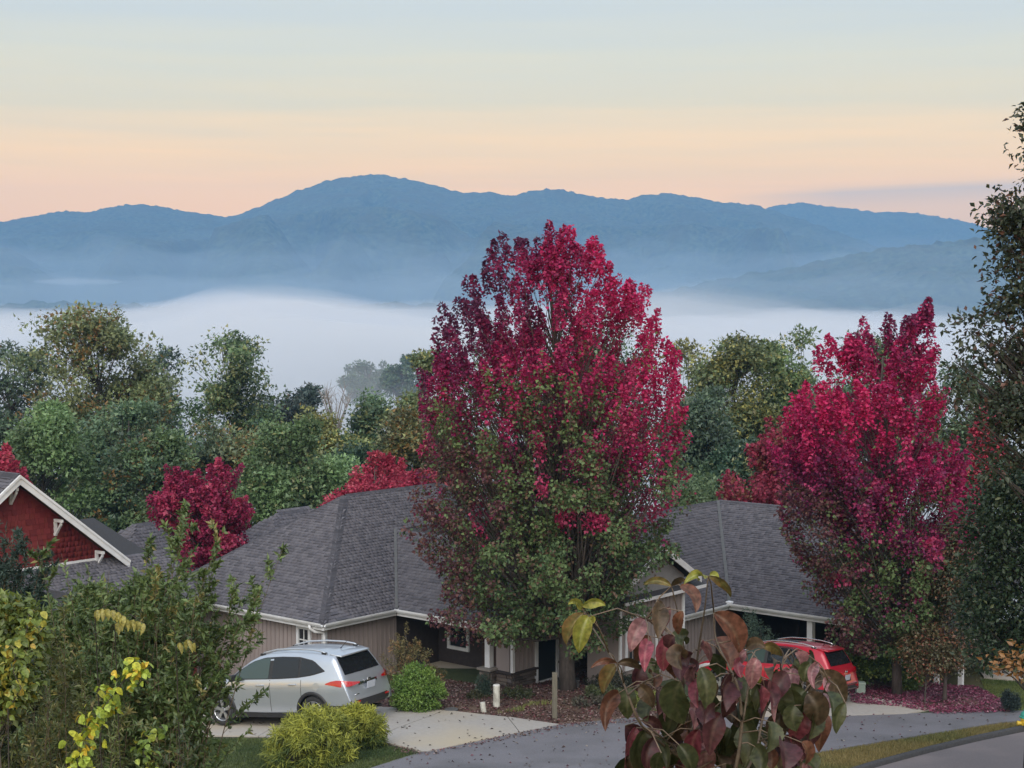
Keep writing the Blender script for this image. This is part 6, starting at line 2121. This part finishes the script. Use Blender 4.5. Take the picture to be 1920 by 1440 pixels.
# dark evergreen mass at the back of the bank
plant('evergreen_shrub', 'dark dense shrub filling the lower left corner behind the vines', 'shrub', 13.5,
      [(1180, 60, 290), (1225, 20, 325), (1280, -20, 315), (1340, -40, 280), (1400, -60, 260), (1470, -60, 250)], 150, greens((.022, .034, .02), (.055, .075, .035), (.1, .09, .04), .06), (.06, .028), clumps=330, per=120, size=.05, seed=101, trunk=.03,
      edge=.5, depth=.5, crown_name='foliage', trunk_name='stems', droop=.1)
tips = [(340, 952), (338, 990), (420, 992), (405, 1030), (275, 1018), (285, 1050), (70, 1015), (115, 1038), (165, 1060), (205, 1070), (395, 1050), (370, 1085), (470, 1085), (440, 1100), (505, 1068), (530, 1030), (430, 1140), (455, 1160), (410, 1185), (450, 1182), (351, 1215), (337, 1245), (400, 1150), (390, 1120), (320, 1060), (300, 1090), (250, 1080), (225, 1110), (180, 1110), (350, 1130), (370, 1170), (330, 1160), (290, 1150), (260, 1140), (353, 1210), (344, 1230), (340, 1210), (310, 1200), (280, 1210), (240, 1180), (210, 1170), (170, 1160), (329, 1262), (317, 1290), (320, 1260), (290, 1270), (250, 1240), (220, 1230), (321, 1280), (316, 1292), (308, 1310), (297, 1335), (300, 1320), (270, 1300), (290, 1350), (281, 1370), (180, 1220), (150, 1190), (130, 1130), (400, 1100), (350, 1030), (310, 1120), (270, 1110), (230, 1150), (330, 1190), (300, 1235), (333, 1255), (270, 1255), (398, 1278), (372, 1268)]
shoots('privet_shrub', 'tall wispy green shrub with arching shoots before the brown roof', 'shrub', (230, 1500), tips, 10.8, (.052, .021),
       greens((.06, .10, .038), (.16, .23, .08), (.26, .24, .09), .07, dark=.35), 7, side=11, per=42, rad=.007, bend=.25, base_spread=.22, start=.3)
# blue-green juniper at the left edge
jt = [(0, 975), (25, 990), (12, 985), (40, 1000), (60, 1020), (85, 1035), (78, 1060), (90, 1080), (60, 1090), (30, 1040), (15, 1060), (50, 1060), (-20, 1010), (-10, 1090), (30, 1100), (70, 1110), (10, 1125), (45, 1130), (95, 1055)]
shoots('juniper', 'blue-green juniper at the left edge before the red wall', 'shrub', (-40, 1500), jt, 15.0, (.055, .014), greens((.018, .04, .034), (.05, .085, .07)), 9, side=22, per=50, rad=.012, bend=.1, base_spread=.3, start=.55, side_len=.25, droop=.05, mat='needle')
# yellow-green shrub lower at the left edge
plant('bittersweet_bush', 'yellow-green leafy bush at the left edge', 'shrub', 9.2,
      [(1125, 0, 40), (1150, -20, 62), (1200, -40, 66), (1250, -40, 60), (1300, -40, 48), (1345, -40, 30)], 0, greens((.075, .115, .035), (.18, .23, .05), (.36, .31, .05), .1, dark=.35), (.05, .032), clumps=120, per=26, size=.035, seed=111, trunk=.012,
      edge=.6, depth=.6, crown_name='foliage', trunk_name='stems', droop=.4)
plant('privet_shrub', 'dense leafy green shrub just behind the arching shoots', 'shrub', 12.0,
      [(1085, 170, 320), (1120, 120, 360), (1170, 95, 375), (1230, 90, 350), (1280, 90, 320), (1330, 80, 285), (1390, 60, 260), (1470, 60, 250)], 210, greens((.05, .085, .035), (.15, .21, .075), (.24, .24, .09), .08, dark=.35), (.055, .024), clumps=420, per=75, size=.042, seed=102, trunk=.012,
      edge=.5, depth=.4, crown_name='foliage', trunk_name='stems', droop=.1, sub=6, spread=.2, limb_k=.4)
ot = [(30, 1290), (70, 1260), (110, 1230), (95, 1300), (50, 1340), (120, 1280), (90, 1350), (130, 1330), (60, 1400), (110, 1390), (20, 1380), (150, 1260), (140, 1210), (100, 1180), (160, 1300), (200, 1280), (230, 1330), (60, 1220), (40, 1160), (75, 1140), (120, 1150)]
shoots('willow_shrub', 'olive narrow-leaved shrub between the yellow bush and the vine', 'shrub', (90, 1500), ot, 9.8, (.055, .014), greens((.055, .075, .03), (.16, .18, .06), (.25, .22, .07), .1), 12, side=11, per=30, rad=.006, bend=.15, base_spread=.25)


def vine(name, label, path, d, n, seed, size=.05, cols=((.26, .34, .05), (.42, .44, .05), (.5, .36, .04), (.15, .22, .05)), width=14):
    """a climbing vine: every leaf its own piece"""
    rnd = np.random.default_rng(seed)
    pp = np.array([P(x, y, d) for x, y in path])
    b = np.array([pp[-1][0], d, float(G(pp[-1][0], d))])
    root = thing(name, label, 'vine', b)
    pts = np.vstack([pp, [b]])
    MB().tube(pts, np.linspace(.002, .004, len(pts)), 5).build('stem', M['bark_dark'], root, smooth=True)
    mes = []
    for k in range(14):
        c = np.array(cols[[0, 0, 1, 1, 0, 2, 3][k % 7]]) * rnd.uniform(.85, 1.15)
        V, F, C = big_leaf((0, 0, 0), (size * .75, 0, -size * .7), size * rnd.uniform(.7, .95), np.array([size * .1, 0, size * .2]), nrm(np.array([.2, -.5, .8])), c, c * 1.25, c * 1.4, rnd, 8, 5, rnd.uniform(.1, .4))
        mes.append(np_mesh('leaf', V, F, np.clip(C, .005, .85), M['big_leaf'], True))
    t = np.linspace(0, 1, len(pp))
    for i in range(n):
        f = rnd.random()
        q = np.array([np.interp(f, t, pp[:, k]) for k in range(3)])
        q = q + rnd.normal(0, width / FOC * d, 3) * [1, .8, .7]
        o = bpy.data.objects.new('leaf', mes[rnd.integers(14)])
        o.parent = root
        o.matrix_parent_inverse = Matrix.Translation(-root.location)
        o.matrix_basis = Matrix.Translation(Vector(q)) @ Matrix.Rotation(rnd.uniform(0, 6.28), 4, 'Z') @ Matrix.Rotation(rnd.normal(0, .5), 4, 'X') @ Matrix.Scale(rnd.uniform(.55, 1.2), 4)
        col.objects.link(o)
    return root


vine('bittersweet_vine', 'bright yellow-green vine climbing through the dark shrub', [(263, 1238), (245, 1262), (225, 1285), (205, 1312), (188, 1335), (165, 1352), (152, 1380), (160, 1405), (150, 1430), (165, 1460)], 8.3, 230, 1)
vine('bittersweet_vine', 'small green vine at the bottom beside the lawn', [(295, 1368), (275, 1385), (268, 1410), (280, 1440), (285, 1460)], 8.6, 70, 2, .045, ((.16, .24, .05), (.24, .3, .06), (.3, .3, .05), (.10, .15, .04)), 11)
vine('bittersweet_vine', 'yellowing vine strand hanging over the left bush', [(55, 1150), (50, 1185), (30, 1215), (25, 1260), (40, 1290), (15, 1330)], 8.4, 120, 3, .045, ((.14, .19, .04), (.28, .27, .05), (.4, .29, .05), (.10, .14, .04)), 16)


def pinnate(name, label, a, b, d, n, seed, lf=.075):
    """compound leaf: a rachis with paired hanging leaflets"""
    rnd = np.random.default_rng(seed)
    A, B = P(*a, d), P(*b, d - .1)
    g = np.array([A[0], d, float(G(A[0], d))])
    root = thing(name, label, 'branch', g)
    mid = (A + B) / 2 + ZV * .06
    MB().tube([g, A + (g - A) * .3 + [0, .1, 0], A, mid, B], [.005, .004, .003, .0025, .0015], 5).build('stem', M['bark_dark'], root, smooth=True)
    for i in range(n):
        f = (i // 2 + .5) / (n / 2)
        q = A * (1 - f) ** 2 + 2 * mid * f * (1 - f) + B * f * f
        sg = 1 if i % 2 else -1
        tp = q + np.array([rnd.normal(0, .01) + sg * .012, -.02 * sg, -lf * rnd.uniform(.75, 1.05)])
        c = np.array((.27, .25, .07)) * rnd.uniform(.8, 1.2)
        V, F, C = big_leaf(q, tp, lf * .38, np.array([sg * .012, -.01, .01]), nrm(np.array([rnd.normal(0, .4), -1, .1])), c, c * 1.2, c * 1.3, rnd, 8, 5)
        link('leaflet', np_mesh('leaflet', V, F, np.clip(C, .01, .8), M['big_leaf'], True), root)


pinnate('sumac_branch', 'yellowed feathery leaf with hanging leaflets, upper of the two in the left shrub', (178, 1145), (236, 1158), 9.4, 12, 1)
pinnate('sumac_branch', 'yellowed feathery leaf drooping right, lower of the two in the left shrub', (215, 1170), (275, 1172), 9.4, 12, 2)
pinnate('sumac_branch', 'few tan drooping leaflets at the right of the left shrub', (330, 1212), (366, 1205), 9.6, 5, 3)
shoots('goldenrod', 'feathery green weed stem at the bottom left below the vine', 'weed', (215, 1500), [(214, 1335), (222, 1360), (206, 1375)], 8.5, (.04, .007), greens((.09, .13, .04), (.2, .24, .07)), 15, side=0, per=120, rad=.004, bend=0, base_spread=.03, droop=.3, start=.2)
shoots('leafy_seedling', 'dark leafy twigs reaching over the drive beside the car wheel', 'shrub', (300, 1500), [(345, 1358), (330, 1345), (355, 1380), (320, 1365), (340, 1395), (310, 1385)], 9.0, (.045, .02), greens((.035, .055, .025), (.10, .14, .05)), 16, side=6, per=16, rad=.006, bend=.1, base_spread=.08)
